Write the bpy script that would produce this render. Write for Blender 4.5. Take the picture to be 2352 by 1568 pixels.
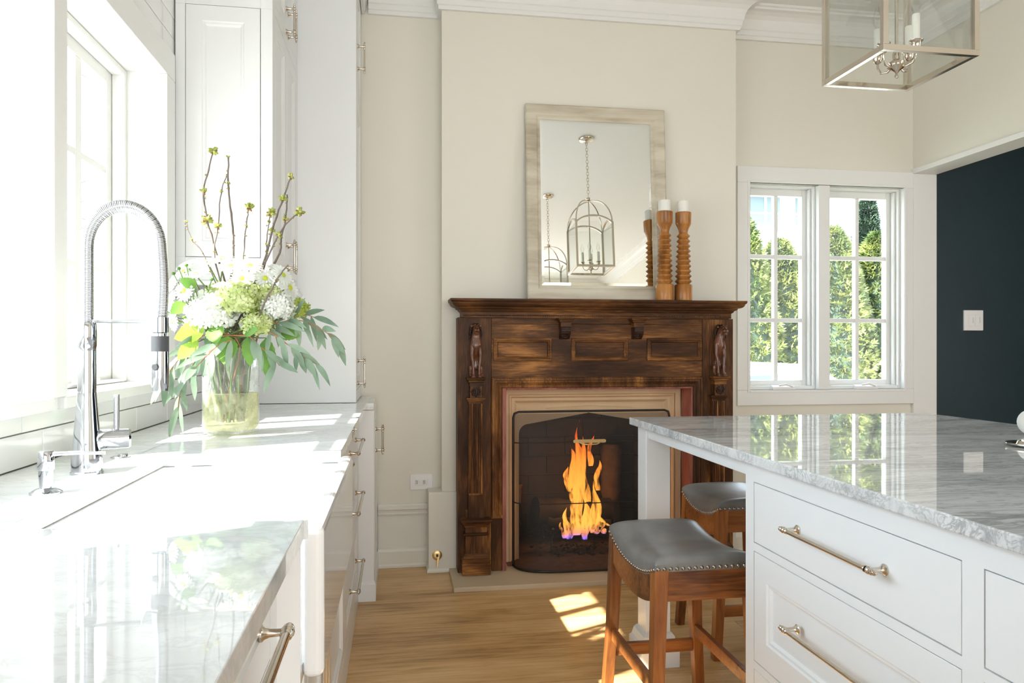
import bpy, bmesh, math, random
from mathutils import Vector, Matrix, noise
R = math.radians
for o in list(bpy.data.objects): bpy.data.objects.remove(o, do_unlink=True)
S = bpy.context.scene
C = S.collection
# ---------------------------------------------------------------- camera
cd = bpy.data.cameras.new('camera'); cam = bpy.data.objects.new('camera', cd); C.objects.link(cam)
cam.location = (0, 0, 1.175); cam.rotation_euler = (R(90), 0, R(-8.88))
cd.sensor_width = 36; cd.lens = 36 * 1690 / 2352; cd.shift_y = 12 / 2352; cd.clip_start = .02; cd.clip_end = 200
S.camera = cam
# ---------------------------------------------------------------- world, sun, area lights, exposure
W = bpy.data.worlds.new('sky'); S.world = W; W.use_nodes = True
bg = W.node_tree.nodes['Background']; bg.inputs[0].default_value = (.74, .87, 1, 1); bg.inputs[1].default_value = 5.2
sl = bpy.data.lights.new('sun', 'SUN'); sl.energy = 24; sl.angle = R(.6); sl.color = (1, .97, .91)
so = bpy.data.objects.new('sun', sl); C.objects.link(so)
so.rotation_euler = Vector((1, .46, -1.084)).to_track_quat('-Z', 'Y').to_euler(); so.location = (-8, -4, 9)
def area(name, loc, d, sx, sy, e, col):
    l = bpy.data.lights.new(name, 'AREA'); l.shape = 'RECTANGLE'; l.size = sx; l.size_y = sy; l.energy = e; l.color = col
    o = bpy.data.objects.new(name, l); C.objects.link(o); o.location = loc
    o.rotation_euler = Vector(d).to_track_quat('-Z', 'Z').to_euler(); return o
area('rear_fill_light', (.7, -2.9, 1.5), (0, 1, .05), 3.6, 2.0, 62, (.98, .98, 1))  # fill light added behind the camera; no window is modelled there
area('side_fill_light', (4.6, .3, 1.4), (-1, .35, .1), 2.4, 1.8, 24, (1, .98, .95))
S.view_settings.view_transform = 'Standard'; S.view_settings.look = 'None'; S.view_settings.gamma = 1
S.view_settings.use_curve_mapping = False; S.view_settings.exposure = .82
# ---------------------------------------------------------------- materials
def sock(b, n): return b.inputs[n]
class NT:
    def __init__(s, name):
        s.m = bpy.data.materials.new(name); s.m.use_nodes = True; s.t = s.m.node_tree; s.b = s.t.nodes['Principled BSDF']
    def n(s, k, **kw):
        x = s.t.nodes.new(k)
        for a, v in kw.items():
            if a.startswith('i_'):
                key = a[2:]; x.inputs[int(key) if key.isdigit() else key].default_value = v
            else: setattr(x, a, v)
        return x
    def l(s, a, b): s.t.links.new(a, b)
def flat(name, col, rough=.5, metal=0, bump=0, bscale=60, var=0, coat=0, spec=.5, vscale=3):
    m = NT(name); b = m.b
    b.inputs['Base Color'].default_value = (*col, 1); b.inputs['Roughness'].default_value = rough; b.inputs['Metallic'].default_value = metal
    b.inputs['Coat Weight'].default_value = coat; b.inputs['Coat Roughness'].default_value = .05; b.inputs['Specular IOR Level'].default_value = spec
    tc = m.n('ShaderNodeTexCoord')
    if var:
        nz = m.n('ShaderNodeTexNoise', i_Scale=vscale, i_Detail=4.0); m.l(tc.outputs['Object'], nz.inputs['Vector'])
        mx = m.n('ShaderNodeMix', data_type='RGBA'); m.l(nz.outputs[0], mx.inputs[0])
        mx.inputs[6].default_value = (*[c * (1 - var) for c in col], 1); mx.inputs[7].default_value = (*[min(1, c * (1 + var)) for c in col], 1)
        m.l(mx.outputs[2], b.inputs['Base Color'])
    if bump:
        nz = m.n('ShaderNodeTexNoise', i_Scale=bscale, i_Detail=3.0); m.l(tc.outputs['Object'], nz.inputs['Vector'])
        bp = m.n('ShaderNodeBump', i_Strength=bump, i_Distance=.002); m.l(nz.outputs[0], bp.inputs['Height']); m.l(bp.outputs[0], b.inputs['Normal'])
    return m.m
def ramp(m, fac, stops):
    r = m.n('ShaderNodeValToRGB'); e = r.color_ramp.elements
    while len(e) > 1: e.remove(e[0])
    e[0].position = stops[0][0]; e[0].color = (*stops[0][1], 1)
    for p, c in stops[1:]:
        x = e.new(p); x.color = (*c, 1)
    m.l(fac, r.inputs[0]); return r
def wood(name, stops, axis='X', rough=.35, grain=90, coat=.15, patch=2.5, bump=.25, pstr=.5, spec=.35):
    m = NT(name); tc = m.n('ShaderNodeTexCoord'); oi = m.n('ShaderNodeObjectInfo')
    ad = m.n('ShaderNodeVectorMath', operation='ADD'); m.l(tc.outputs['Object'], ad.inputs[0])
    sc = m.n('ShaderNodeVectorMath', operation='SCALE'); sc.inputs[0].default_value = (7, 13, 5); m.l(oi.outputs['Random'], sc.inputs[3]); m.l(sc.outputs[0], ad.inputs[1])
    s = [grain] * 3; s['XYZ'.index(axis)] = grain * .075
    mp = m.n('ShaderNodeMapping'); mp.inputs['Scale'].default_value = s; m.l(ad.outputs[0], mp.inputs[0])
    n1 = m.n('ShaderNodeTexNoise', i_Scale=1.0, i_Detail=6.0, i_Roughness=.6, i_Distortion=.6); m.l(mp.outputs[0], n1.inputs['Vector'])
    s2 = [patch * 2.2] * 3; s2['XYZ'.index(axis)] = patch * .7
    mp2 = m.n('ShaderNodeMapping'); mp2.inputs['Scale'].default_value = s2; m.l(ad.outputs[0], mp2.inputs[0])
    n2 = m.n('ShaderNodeTexNoise', i_Scale=1.0, i_Detail=4.0, i_Distortion=.8); m.l(mp2.outputs[0], n2.inputs['Vector'])
    mix = m.n('ShaderNodeMath', operation='MULTIPLY_ADD'); m.l(n2.outputs[0], mix.inputs[0]); mix.inputs[1].default_value = 1.6
    sb = m.n('ShaderNodeMath', operation='MULTIPLY_ADD'); m.l(n1.outputs[0], sb.inputs[0]); sb.inputs[1].default_value = pstr * 2; sb.inputs[2].default_value = -.3 - pstr
    m.l(sb.outputs[0], mix.inputs[2])
    r = ramp(m, mix.outputs[0], stops); m.l(r.outputs[0], m.b.inputs['Base Color'])
    m.b.inputs['Roughness'].default_value = rough; m.b.inputs['Coat Weight'].default_value = coat; m.b.inputs['Coat Roughness'].default_value = .15; m.b.inputs['Specular IOR Level'].default_value = spec
    bp = m.n('ShaderNodeBump', i_Strength=bump, i_Distance=.001); m.l(n1.outputs[0], bp.inputs['Height']); m.l(bp.outputs[0], m.b.inputs['Normal'])
    return m.m
def marble(name, base, vein, veinw, rough, stretch=(1.2, 6, 6), dark=.5, gscale=5):
    m = NT(name); tc = m.n('ShaderNodeTexCoord')
    mp = m.n('ShaderNodeMapping'); mp.inputs['Scale'].default_value = stretch; mp.inputs['Rotation'].default_value = (0, 0, R(8)); m.l(tc.outputs['Object'], mp.inputs[0])
    n1 = m.n('ShaderNodeTexNoise', i_Scale=1.6, i_Detail=9.0, i_Roughness=.62, i_Distortion=1.1); m.l(mp.outputs[0], n1.inputs['Vector'])
    n2 = m.n('ShaderNodeTexNoise', i_Scale=4.5, i_Detail=8.0, i_Roughness=.65, i_Distortion=1.8); m.l(mp.outputs[0], n2.inputs['Vector'])
    r1 = ramp(m, n1.outputs[0], [(.3, vein), (.47, tuple(b * .88 for b in base)), (.6, base)])
    ab = m.n('ShaderNodeMath', operation='SUBTRACT'); m.l(n2.outputs[0], ab.inputs[0]); ab.inputs[1].default_value = .5
    a2 = m.n('ShaderNodeMath', operation='ABSOLUTE'); m.l(ab.outputs[0], a2.inputs[0])
    n3 = m.n('ShaderNodeTexNoise', i_Scale=1.3, i_Detail=2.0); m.l(mp.outputs[0], n3.inputs['Vector'])
    gt = m.n('ShaderNodeMath', operation='MULTIPLY_ADD'); m.l(n3.outputs[0], gt.inputs[0]); gt.inputs[1].default_value = -.16 * veinw; gt.inputs[2].default_value = .085 * veinw
    cm = m.n('ShaderNodeMath', operation='SUBTRACT'); m.l(a2.outputs[0], cm.inputs[0]); m.l(gt.outputs[0], cm.inputs[1])
    mr = m.n('ShaderNodeMapRange'); m.l(cm.outputs[0], mr.inputs[0]); mr.inputs[1].default_value = -.02; mr.inputs[2].default_value = .05; mr.inputs[3].default_value = dark; mr.inputs[4].default_value = 0
    mx = m.n('ShaderNodeMix', data_type='RGBA'); m.l(mr.outputs[0], mx.inputs[0]); m.l(r1.outputs[0], mx.inputs[6]); mx.inputs[7].default_value = (*[v * .45 for v in vein], 1)
    m.l(mx.outputs[2], m.b.inputs['Base Color']); m.b.inputs['Roughness'].default_value = rough; m.b.inputs['Specular IOR Level'].default_value = .7
    return m.m
def thin_glass(name, tint=(1, 1, 1), gl=.08, rough=0.0, haze=0, hcol=(.8, .85, .8)):
    m = NT(name); m.t.nodes.remove(m.b); out = [n for n in m.t.nodes if n.type == 'OUTPUT_MATERIAL'][0]
    tr = m.n('ShaderNodeBsdfTransparent'); tr.inputs[0].default_value = (*tint, 1)
    g = m.n('ShaderNodeBsdfGlossy'); g.inputs['Roughness'].default_value = rough
    lw = m.n('ShaderNodeFresnel', i_IOR=1.45); mu = m.n('ShaderNodeMath', operation='MULTIPLY_ADD'); m.l(lw.outputs[0], mu.inputs[0]); mu.inputs[1].default_value = gl * 10; mu.inputs[2].default_value = 0; mu.use_clamp = True
    mx = m.n('ShaderNodeMixShader'); m.l(mu.outputs[0], mx.inputs[0]); m.l(tr.outputs[0], mx.inputs[1]); m.l(g.outputs[0], mx.inputs[2])
    last = mx
    if haze:
        d0 = m.n('ShaderNodeBsdfDiffuse'); d0.inputs[0].default_value = (*hcol, 1); d1 = m.n('ShaderNodeBsdfTranslucent'); d1.inputs[0].default_value = (*hcol, 1); d = m.n('ShaderNodeMixShader'); m.l(d0.outputs[0], d.inputs[1]); m.l(d1.outputs[0], d.inputs[2]); nz = m.n('ShaderNodeTexNoise', i_Scale=38.0, i_Detail=5.0)
        tc = m.n('ShaderNodeTexCoord'); m.l(tc.outputs['Object'], nz.inputs['Vector'])
        h = m.n('ShaderNodeMath', operation='MULTIPLY'); m.l(nz.outputs[0], h.inputs[0]); h.inputs[1].default_value = haze * 2
        m2 = m.n('ShaderNodeMixShader'); m.l(h.outputs[0], m2.inputs[0]); m.l(mx.outputs[0], m2.inputs[1]); m.l(d.outputs[0], m2.inputs[2]); last = m2
    m.l(last.outputs[0], out.inputs[0]); return m.m
def leafmat(name, c1, c2, transl=.35, rough=.5, sc=9):
    m = NT(name); tc = m.n('ShaderNodeTexCoord'); nz = m.n('ShaderNodeTexNoise', i_Scale=float(sc), i_Detail=3.0); m.l(tc.outputs['Object'], nz.inputs['Vector'])
    r = ramp(m, nz.outputs[0], [(.35, c1), (.65, c2)]); m.l(r.outputs[0], m.b.inputs['Base Color']); m.b.inputs['Roughness'].default_value = rough
    out = [n for n in m.t.nodes if n.type == 'OUTPUT_MATERIAL'][0]
    t = m.n('ShaderNodeBsdfTranslucent'); m.l(r.outputs[0], t.inputs[0]); mx = m.n('ShaderNodeMixShader'); mx.inputs[0].default_value = transl
    m.l(m.b.outputs[0], mx.inputs[1]); m.l(t.outputs[0], mx.inputs[2]); m.l(mx.outputs[0], out.inputs[0]); return m.m
M = dict(
 cream=flat('cream_wall', (.80, .775, .68), .65, bump=.05, bscale=120), white=flat('white_trim', (.84, .845, .82), .4), cwhite=flat('cream_white_trim', (.80, .785, .71), .45), cab=flat('white_cabinet_paint', (.84, .86, .86), .28),
 ceil=flat('white_ceiling', (.83, .84, .82), .8), navy=flat('dark_teal_wall', (.011, .030, .038), .45, bump=.3, bscale=400, var=.15),
 tile=flat('glazed_white_tile', (.86, .87, .85), .1, coat=.5), grout=flat('grout', (.34, .34, .31), .9),
 sink=flat('fireclay', (.9, .91, .91), .08, coat=.6), chrome=flat('chrome', (.60, .63, .67), .06, 1), nickel=flat('polished_nickel', (.66, .60, .52), .18, 1),
 brass=flat('aged_brass', (.88, .68, .34), .38, 1), rubber=flat('dark_grey_rubber', (.05, .055, .06), .6), plastic=flat('white_plastic', (.88, .88, .87), .3),
 black=flat('black_iron', (.012, .011, .01), .5, bump=.2), soot=flat('sooty_brick', (.055, .042, .034), .9, bump=.8, bscale=40, var=.5, vscale=7), mortar=flat('sooty_mortar', (.09, .075, .065), .95),
 ash=flat('ash_bed', (.12, .075, .055), .95, bump=1, bscale=90, var=.5, vscale=30), char=flat('charred_log', (.018, .013, .011), .9, bump=1, bscale=50, var=.6, vscale=20),
 bark=flat('firewood', (.16, .10, .07), .9, bump=1, bscale=60, var=.5, vscale=25),
 stone=flat('sandstone', (.80, .59, .36), .75, bump=.35, bscale=160, var=.14, vscale=5), hearth=flat('hearth_stone', (.60, .49, .34), .6, bump=.3, bscale=90, var=.12, vscale=4),
 red=wood('red_brick_stained_wood', [(.2, (.17, .05, .04)), (.5, (.30, .10, .075)), (.8, (.42, .17, .13))], 'Z', .6, 120, 0),
 oakh=wood('dark_oak_horizontal', [(.1, (.020, .008, .004)), (.42, (.066, .027, .010)), (.62, (.15, .061, .019)), (.88, (.44, .195, .055))], 'X', .5, 150, .03, 2.4, .25, .36, .16),
 oakv=wood('dark_oak_vertical', [(.1, (.020, .008, .004)), (.42, (.066, .027, .010)), (.62, (.145, .059, .019)), (.88, (.42, .185, .053))], 'Z', .5, 150, .03, 2.4, .25, .36, .16),
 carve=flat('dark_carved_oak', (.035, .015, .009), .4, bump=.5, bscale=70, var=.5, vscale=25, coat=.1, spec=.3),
 lion=flat('worn_carved_oak', (.14, .052, .024), .3, bump=.3, bscale=60, var=.8, vscale=22, coat=.3),
 floor=wood('oak_floor', [(.0, (.30, .16, .065)), (.38, (.60, .365, .15)), (.7, (.74, .49, .23)), (1, (.82, .61, .36))], 'X', .4, 60, .1, 1.8, .25, .6),
 sw=wood('stool_wood', [(.1, (.09, .028, .008)), (.45, (.30, .10, .024)), (.85, (.47, .18, .045))], 'Z', .33, 75, .25, 3.0),
 swh=wood('stool_wood_rail', [(.1, (.09, .028, .008)), (.45, (.30, .10, .024)), (.85, (.47, .18, .045))], 'X', .33, 75, .25, 3.0),
 leather=flat('grey_leather', (.20, .196, .188), .30, bump=.08, bscale=260, var=.5, vscale=11), nail=flat('nailhead', (.35, .30, .25), .25, 1),
 candle=flat('white_wax', (.85, .84, .78), .5), cwood=wood('turned_cedar', [(.15, (.20, .07, .012)), (.5, (.42, .17, .035)), (.85, (.60, .28, .075))], 'Z', .35, 80, .25, 6, .1, .3),
 silver=wood('champagne_silver_frame', [(.1, (.40, .35, .26)), (.4, (.56, .50, .385)), (.75, (.68, .63, .51))], 'X', .38, 30, .1, 3, .1),
 mirror=flat('mirror_silvering', (.93, .95, .93), .005, 1), marble=marble('carrara_island', (.76, .78, .78), (.40, .42, .43), 1.0, .016, (1.0, 5.5, 5.5), .55),
 marblew=marble('white_marble_counter', (.85, .88, .88), (.76, .79, .79), .25, .012, (2, 3, 3), .25),
 pane=thin_glass('window_pane', gl=.05), lglass=thin_glass('lantern_glass', (.975, .985, .975), .05), vglass=thin_glass('vase_glass', (.975, .99, .98), .035, .02, .22, (.93, .95, .92)),
 water=thin_glass('murky_water', (.93, .92, .74), .01, .1, .34, (.85, .83, .50)), bulb=thin_glass('bulb_glass', (.98, .98, .98), .035),
 euca=leafmat('eucalyptus', (.13, .22, .14), (.30, .40, .28), .3, .45), green=leafmat('green_leaf', (.07, .19, .03), (.20, .40, .07)), lime=leafmat('lime_leaf', (.30, .50, .06), (.55, .72, .15), .5),
 twig=flat('twig_bark', (.17, .135, .115), .8, bump=.6, bscale=200, var=.4, vscale=40), rstem=flat('red_stem', (.42, .16, .07), .6), gstem=flat('green_stem', (.14, .22, .06), .6), bud=leafmat('opening_bud', (.35, .42, .07), (.60, .62, .20), .3, sc=60), budscale=flat('brown_bud_scale', (.28, .12, .06), .7),
 petw=leafmat('white_petal', (.82, .84, .78), (.90, .92, .88), .35), petg=leafmat('green_petal', (.50, .60, .20), (.78, .82, .48), .35, sc=30), petl=leafmat('lime_petal', (.38, .50, .06), (.58, .66, .16), .3, sc=30), center=flat('flower_centre', (.55, .62, .05), .7, bump=.8, bscale=300),
)
# ---------------------------------------------------------------- mesh helpers
class MB:
    def __init__(s): s.v = []; s.f = []; s.sm = []; s.sharp = .65
    def add(s, vs, fs, smooth=False):
        k = len(s.v); s.v += [tuple(v) for v in vs]; s.f += [tuple(i + k for i in f) for f in fs]; s.sm += [smooth] * len(fs); return s
    def box(s, x0, x1, y0, y1, z0, z1):
        x0, x1 = sorted((x0, x1)); y0, y1 = sorted((y0, y1)); z0, z1 = sorted((z0, z1))
        return s.add([(x0, y0, z0), (x1, y0, z0), (x1, y1, z0), (x0, y1, z0), (x0, y0, z1), (x1, y0, z1), (x1, y1, z1), (x0, y1, z1)],
                     [(0, 3, 2, 1), (4, 5, 6, 7), (0, 1, 5, 4), (1, 2, 6, 5), (2, 3, 7, 6), (3, 0, 4, 7)])
    def rframe(s, ax, d0, d1, u0, u1, v0, v1, w, wb=None):
        """rectangular frame in the plane normal to axis ax (0 or 1), four boxes that only touch"""
        wb = w if wb is None else wb; f = (lambda a, b, c, d: s.box(d0, d1, a, b, c, d)) if ax == 0 else (lambda a, b, c, d: s.box(a, b, d0, d1, c, d))
        f(u0, u0 + w, v0, v1); f(u1 - w, u1, v0, v1); f(u0 + w, u1 - w, v0, v0 + wb); f(u0 + w, u1 - w, v1 - w, v1); return s
    def hexa(s, a, b):   # two quads
        return s.add(list(a) + list(b), [(3, 2, 1, 0), (4, 5, 6, 7), (0, 1, 5, 4), (1, 2, 6, 5), (2, 3, 7, 6), (3, 0, 4, 7)])
    def beam(s, p, q, w, d, w2=None, d2=None, up=(0, 1, 0)):
        p, q = Vector(p), Vector(q); t = (q - p).normalized(); u = Vector(up).cross(t).normalized(); v = t.cross(u)
        w2 = w if w2 is None else w2; d2 = d if d2 is None else d2
        A = [p + u * a * w / 2 + v * b * d / 2 for a, b in ((-1, -1), (1, -1), (1, 1), (-1, 1))]
        B = [q + u * a * w2 / 2 + v * b * d2 / 2 for a, b in ((-1, -1), (1, -1), (1, 1), (-1, 1))]
        return s.hexa(A, B)
    def tube(s, pts, r, seg=10, cap=True):
        if seg < 9: s.sharp = 1.3
        pts = [Vector(p) for p in pts]; n = len(pts); rr = r if isinstance(r, (list, tuple)) else [r] * n
        t0 = (pts[1] - pts[0]).normalized(); a = t0.orthogonal().normalized(); vs = []; 
        for i, p in enumerate(pts):
            t = (pts[min(i + 1, n - 1)] - pts[max(i - 1, 0)]).normalized()
            a = (a - t * a.dot(t)).normalized(); b = t.cross(a)
            vs += [p + (a * math.cos(2 * math.pi * k / seg) + b * math.sin(2 * math.pi * k / seg)) * rr[i] for k in range(seg)]
        fs = [(i * seg + k, i * seg + (k + 1) % seg, (i + 1) * seg + (k + 1) % seg, (i + 1) * seg + k) for i in range(n - 1) for k in range(seg)]
        s.add(vs, fs, True)
        if cap: s.add(vs[:seg], [tuple(range(seg))[::-1]]); s.add(vs[-seg:], [tuple(range(seg))])
        return s
    def lathe(s, prof, c=(0, 0, 0), ax=(0, 0, 1), seg=24, smooth=True):   # prof: (r, h)
        c = Vector(c); t = Vector(ax).normalized(); a = t.orthogonal().normalized(); b = t.cross(a); vs = []
        for r, h in prof: vs += [c + t * h + (a * math.cos(2 * math.pi * k / seg) + b * math.sin(2 * math.pi * k / seg)) * max(r, 1e-5) for k in range(seg)]
        fs = [(i * seg + k, i * seg + (k + 1) % seg, (i + 1) * seg + (k + 1) % seg, (i + 1) * seg + k) for i in range(len(prof) - 1) for k in range(seg)]
        return s.add(vs, fs, smooth)
    def ball(s, c, r, seg=10, sc=(1, 1, 1)):
        if seg < 9: s.sharp = 1.3
        n = seg // 2 + 1; vs = []; c = Vector(c)
        for i in range(n):
            p = math.pi * i / (n - 1)
            for k in range(seg):
                q = 2 * math.pi * k / seg; vs.append(c + Vector((math.sin(p) * math.cos(q) * sc[0], math.sin(p) * math.sin(q) * sc[1], math.cos(p) * sc[2])) * r)
        return s.add(vs, [(i * seg + k, (i + 1) * seg + k, (i + 1) * seg + (k + 1) % seg, i * seg + (k + 1) % seg) for i in range(n - 1) for k in range(seg)], True)
    def sweep(s, path, N, prof, closed=False, cap=True, smooth=False):
        # path of points in a plane with normal N; prof (a to the side t x N, b along N)
        P = [Vector(p) for p in path]; N = Vector(N).normalized(); n = len(P); rings = []
        for i in range(n):
            tp = (P[i] - P[i - 1]).normalized() if (closed or i > 0) else None
            tn = (P[(i + 1) % n] - P[i]).normalized() if (closed or i < n - 1) else None
            tp = tp or tn; tn = tn or tp
            s1, s2 = tp.cross(N), tn.cross(N); m = (s1 + s2).normalized(); m = m / max(.2, m.dot(s1))
            rings.append([P[i] + m * a + N * b for a, b in prof])
        k = len(prof); vs = [v for r in rings for v in r]; cnt = n if closed else n - 1
        fs = [(i * k + j, ((i + 1) % n) * k + j, ((i + 1) % n) * k + (j + 1) % k, i * k + (j + 1) % k) for i in range(cnt) for j in range(k)]
        s.add(vs, fs, smooth)
        if cap and not closed: s.add(rings[0], [tuple(range(k))]); s.add(rings[-1], [tuple(range(k))[::-1]])
        return s
    def extr(s, poly, ax, a0, a1):   # poly of (p,q), extruded along axis index ax
        o = [i for i in range(3) if i != ax]
        def mk(p, a):
            v = [0, 0, 0]; v[o[0]], v[o[1]] = p; v[ax] = a; return v
        n = len(poly); A = [mk(p, a0) for p in poly] + [mk(p, a1) for p in poly]
        return s.add(A, [tuple(range(n))[::-1], tuple(range(n, 2 * n))] + [(i, (i + 1) % n, n + (i + 1) % n, n + i) for i in range(n)])
    def build(s, name, mat, parent=None, bevel=0, kind=None, seg=2, fix=True):
        me = bpy.data.meshes.new(name); me.from_pydata(s.v, [], s.f); me.polygons.foreach_set('use_smooth', s.sm)
        if fix:
            b = bmesh.new(); b.from_mesh(me); bmesh.ops.recalc_face_normals(b, faces=b.faces)
            for e in b.edges:
                if len(e.link_faces) == 2 and e.calc_face_angle(0) > s.sharp: e.smooth = False
            b.to_mesh(me); b.free()
        me.materials.append(M[mat] if isinstance(mat, str) else mat); o = bpy.data.objects.new(name, me); C.objects.link(o)
        if bevel:
            md = o.modifiers.new('bevel', 'BEVEL'); md.width = bevel; md.segments = seg; md.limit_method = 'ANGLE'; md.angle_limit = R(40)
        if parent: put(o, parent)
        if kind: o['kind'] = kind
        return o
def put(o, parent):
    o.parent = parent      # parts are modelled in world coordinates
    o.matrix_parent_inverse = Matrix.Translation(-Vector(parent.location))
def thing(name, label, cat, loc=(0, 0, 0), group=None):
    o = bpy.data.objects.new(name, None); C.objects.link(o); o.location = loc; o.empty_display_size = .05
    o['label'] = label; o['category'] = cat
    if group: o['group'] = group
    return o
def tag(o, label, cat, group=None):
    o['label'] = label; o['category'] = cat
    if group: o['group'] = group
    return o
def dup(root, delta, label, rz=0):
    def cp(o, par):
        c = o.copy(); C.objects.link(c)
        if par: c.parent = par
        for ch in list(o.children): cp(ch, c)
        return c
    r = cp(root, None); r.location = Vector(root.location) + Vector(delta); r.rotation_euler.z += rz; r['label'] = label; return r
def struct(name, mb, mat, bevel=0):
    o = mb.build(name, mat, bevel=bevel); o['kind'] = 'structure'; return o
# ================================================================ SETTING
XW, YW, YB, ZC, XR = -.796, 3.98, 3.868, 3.10, 3.05
YE = -3.0
rnd = random.Random(4)
# floor base and planks
fl = struct('floor', MB().box(-1.0, 5.2, YE, 4.1, -.06, -.012), 'grout')
y = 4.0; row = 0; seg_bounds = []
while y > YE + .1:
    w = rnd.choice((.142, .148, .15, .155)); x = -.9; cuts = [-.9]
    while x < 5.1:
        x += rnd.uniform(1.7, 3.0); cuts.append(min(x, 5.15))
    if y - w > 1.9: cuts = [-.9] + ([rnd.uniform(1.3, 1.7), 3.0, 5.15] if row % 2 else [rnd.uniform(2.1, 2.6), 3.4, 5.15])
    for a, b in zip(cuts, cuts[1:]):
        if b - a > .05: MB().box(a + .001, b - .001, y - w + .0014, y - .0010, -.012, rnd.uniform(-.0006, 0)).build('plank', 'floor', fl)
    y -= w; row += 1
ce = struct('ceiling', MB().box(-1.0, 5.2, YE, 4.1, ZC, ZC + .06), 'ceil')
# left wall with two window openings (z 1.057-2.109)
ZS, ZH = 1.057, 2.109
wins = [(1.898, 2.667), (.70, 1.828)]
wl = MB()
def lwall(y0, y1, z0, z1): wl.box(-1.0, XW - .006, y0, y1, z0, z1)
lwall(YE, 4.1, 0, ZS - .03); lwall(YE, 4.1, ZH + .012, ZC); lwall(2.68, 4.1, ZS - .03, ZH + .012); lwall(1.84, 1.886, ZS - .03, ZH + .012); lwall(YE, .688, ZS - .03, ZH + .012)
wall_left = struct('wall_left', wl, 'grout')
# backsplash tiles, running bond
def tiles(y0, y1, z0, z1, off=0):
    L, H, g = .305, .0745, .0026; n = round((z1 - z0) / H); r = 0
    z = z0
    while z < z1 - .01:
        zz = min(z + H, z1); yy = y0 - (L / 2 if (r + off) % 2 else .06)
        while yy < y1:
            a, b = max(yy, y0), min(yy + L, y1)
            if b - a > .01: MB().box(XW - .008, XW + .001 + rnd.uniform(0, .0008), a + g / 2, b - g / 2, z + g / 2, zz - g / 2).build('tile', 'tile', wall_left, bevel=.0015, seg=1)
            yy += L
        z = zz; r += 1
tiles(.35, 3.49, .914, ZS)
tiles(2.762, 3.49, ZS, 1.43); tiles(2.762, 2.83, 1.43, 2.207); tiles(.7, 2.83, 2.207, 2.80, 1)
# back wall left of the chimney breast, breast, window wall
struct('wall_back', MB().box(-1.0, .3, YW, 4.1, 0, ZC).box(1.8, 1.992, YW, 4.1, 0, ZC).box(2.988, XR + .13, YW, 4.1, 0, ZC).box(1.992, 2.988, YW, 4.1, 0, .918).box(1.992, 2.988, YW, 4.1, 2.125, ZC), 'cream')
BX0, BX1 = .232, 1.87
struct('wall_chimney', MB().box(BX0, .534, YB, 3.99, 0, ZC).box(1.582, BX1, YB, 3.99, 0, ZC).box(.534, 1.582, YB, 3.99, .974, ZC), 'cream')
# right wall with wide opening; header at 2.2
struct('wall_right', MB().box(XR, XR + .13, .4, YW, 2.235, ZC).box(XR, XR + .13, YE, .4, 0, ZC), 'cream')
struct('wall_far', MB().box(XR + .13, 5.2, YW, 4.1, 0, ZC).box(5.14, 5.2, YE, YW, 0, ZC), 'navy')
struct('wall_front', MB().box(-1.0, 5.2, YE - .06, YE, 0, ZC), 'cream')
struct('trim_1', MB().box(XR - .012, XR + .142, .4, YW, 2.205, 2.235).box(XR - .012, XR + .142, YW - .022, YW, 0, 2.205), 'white', .003)
# crown moulding
CP = [(0, 2.937), (.018, 2.937), (.02, 2.956), (.026, 2.96), (.028, 2.985), (.034, 2.99)] + [(.034 + .075 * (1 - math.cos(a * math.pi / 10)), 2.99 + .085 * math.sin(a * math.pi / 10)) for a in range(1, 6)] + [(.112, 3.085), (.125, 3.087), (.125, ZC), (0, ZC)]
def crown(name, path):
    struct(name, MB().sweep([(x, y, 0) for x, y in path], (0, 0, 1), CP), 'white')
crown('trim_2', [(-.15, YW), (BX0, YW), (BX0, YB), (BX1, YB), (BX1, YW), (XR, YW), (XR, YE), (XW, YE)])
# baseboard, chair rail on the left bit of the back wall
BP = [(0, 0), (.022, 0), (.022, .012), (.018, .02), (.018, .085), (.014, .098), (.006, .106), (0, .108)]
struct('baseboard_back', MB().sweep([(-.10, YW, 0), (.165, YW, 0)], (0, 0, 1), BP).sweep([(BX1, YB, 0), (BX1, YW, 0), (XR, YW, 0)], (0, 0, 1), BP), 'cwhite')
struct('trim_6', MB().box(-.10, .165, YW - .004, YW + .001, .10, .28), 'cwhite')
RP = [(0, 0), (.012, 0), (.016, .008), (.010, .014), (.014, .026), (.020, .032), (.020, .044), (.010, .05), (.008, .058), (0, .062)]
struct('trim_3', MB().sweep([(-.10, YW, .277), (.165, YW, .277)], (0, 0, 1), RP), 'cwhite')
# boxed pipe chase beside the mantel and the plaster strip above it
o = struct('trim_4', MB().box(.162, .318, 3.845, YW, 0, .418).sweep([(.162, YW, 0), (.162, 3.845, 0), (.318, 3.845, 0)], (0, 0, 1), [(0, 0), (.009, 0), (.009, .01), (.003, .022), (0, .024)]), 'cwhite', .002)
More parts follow.
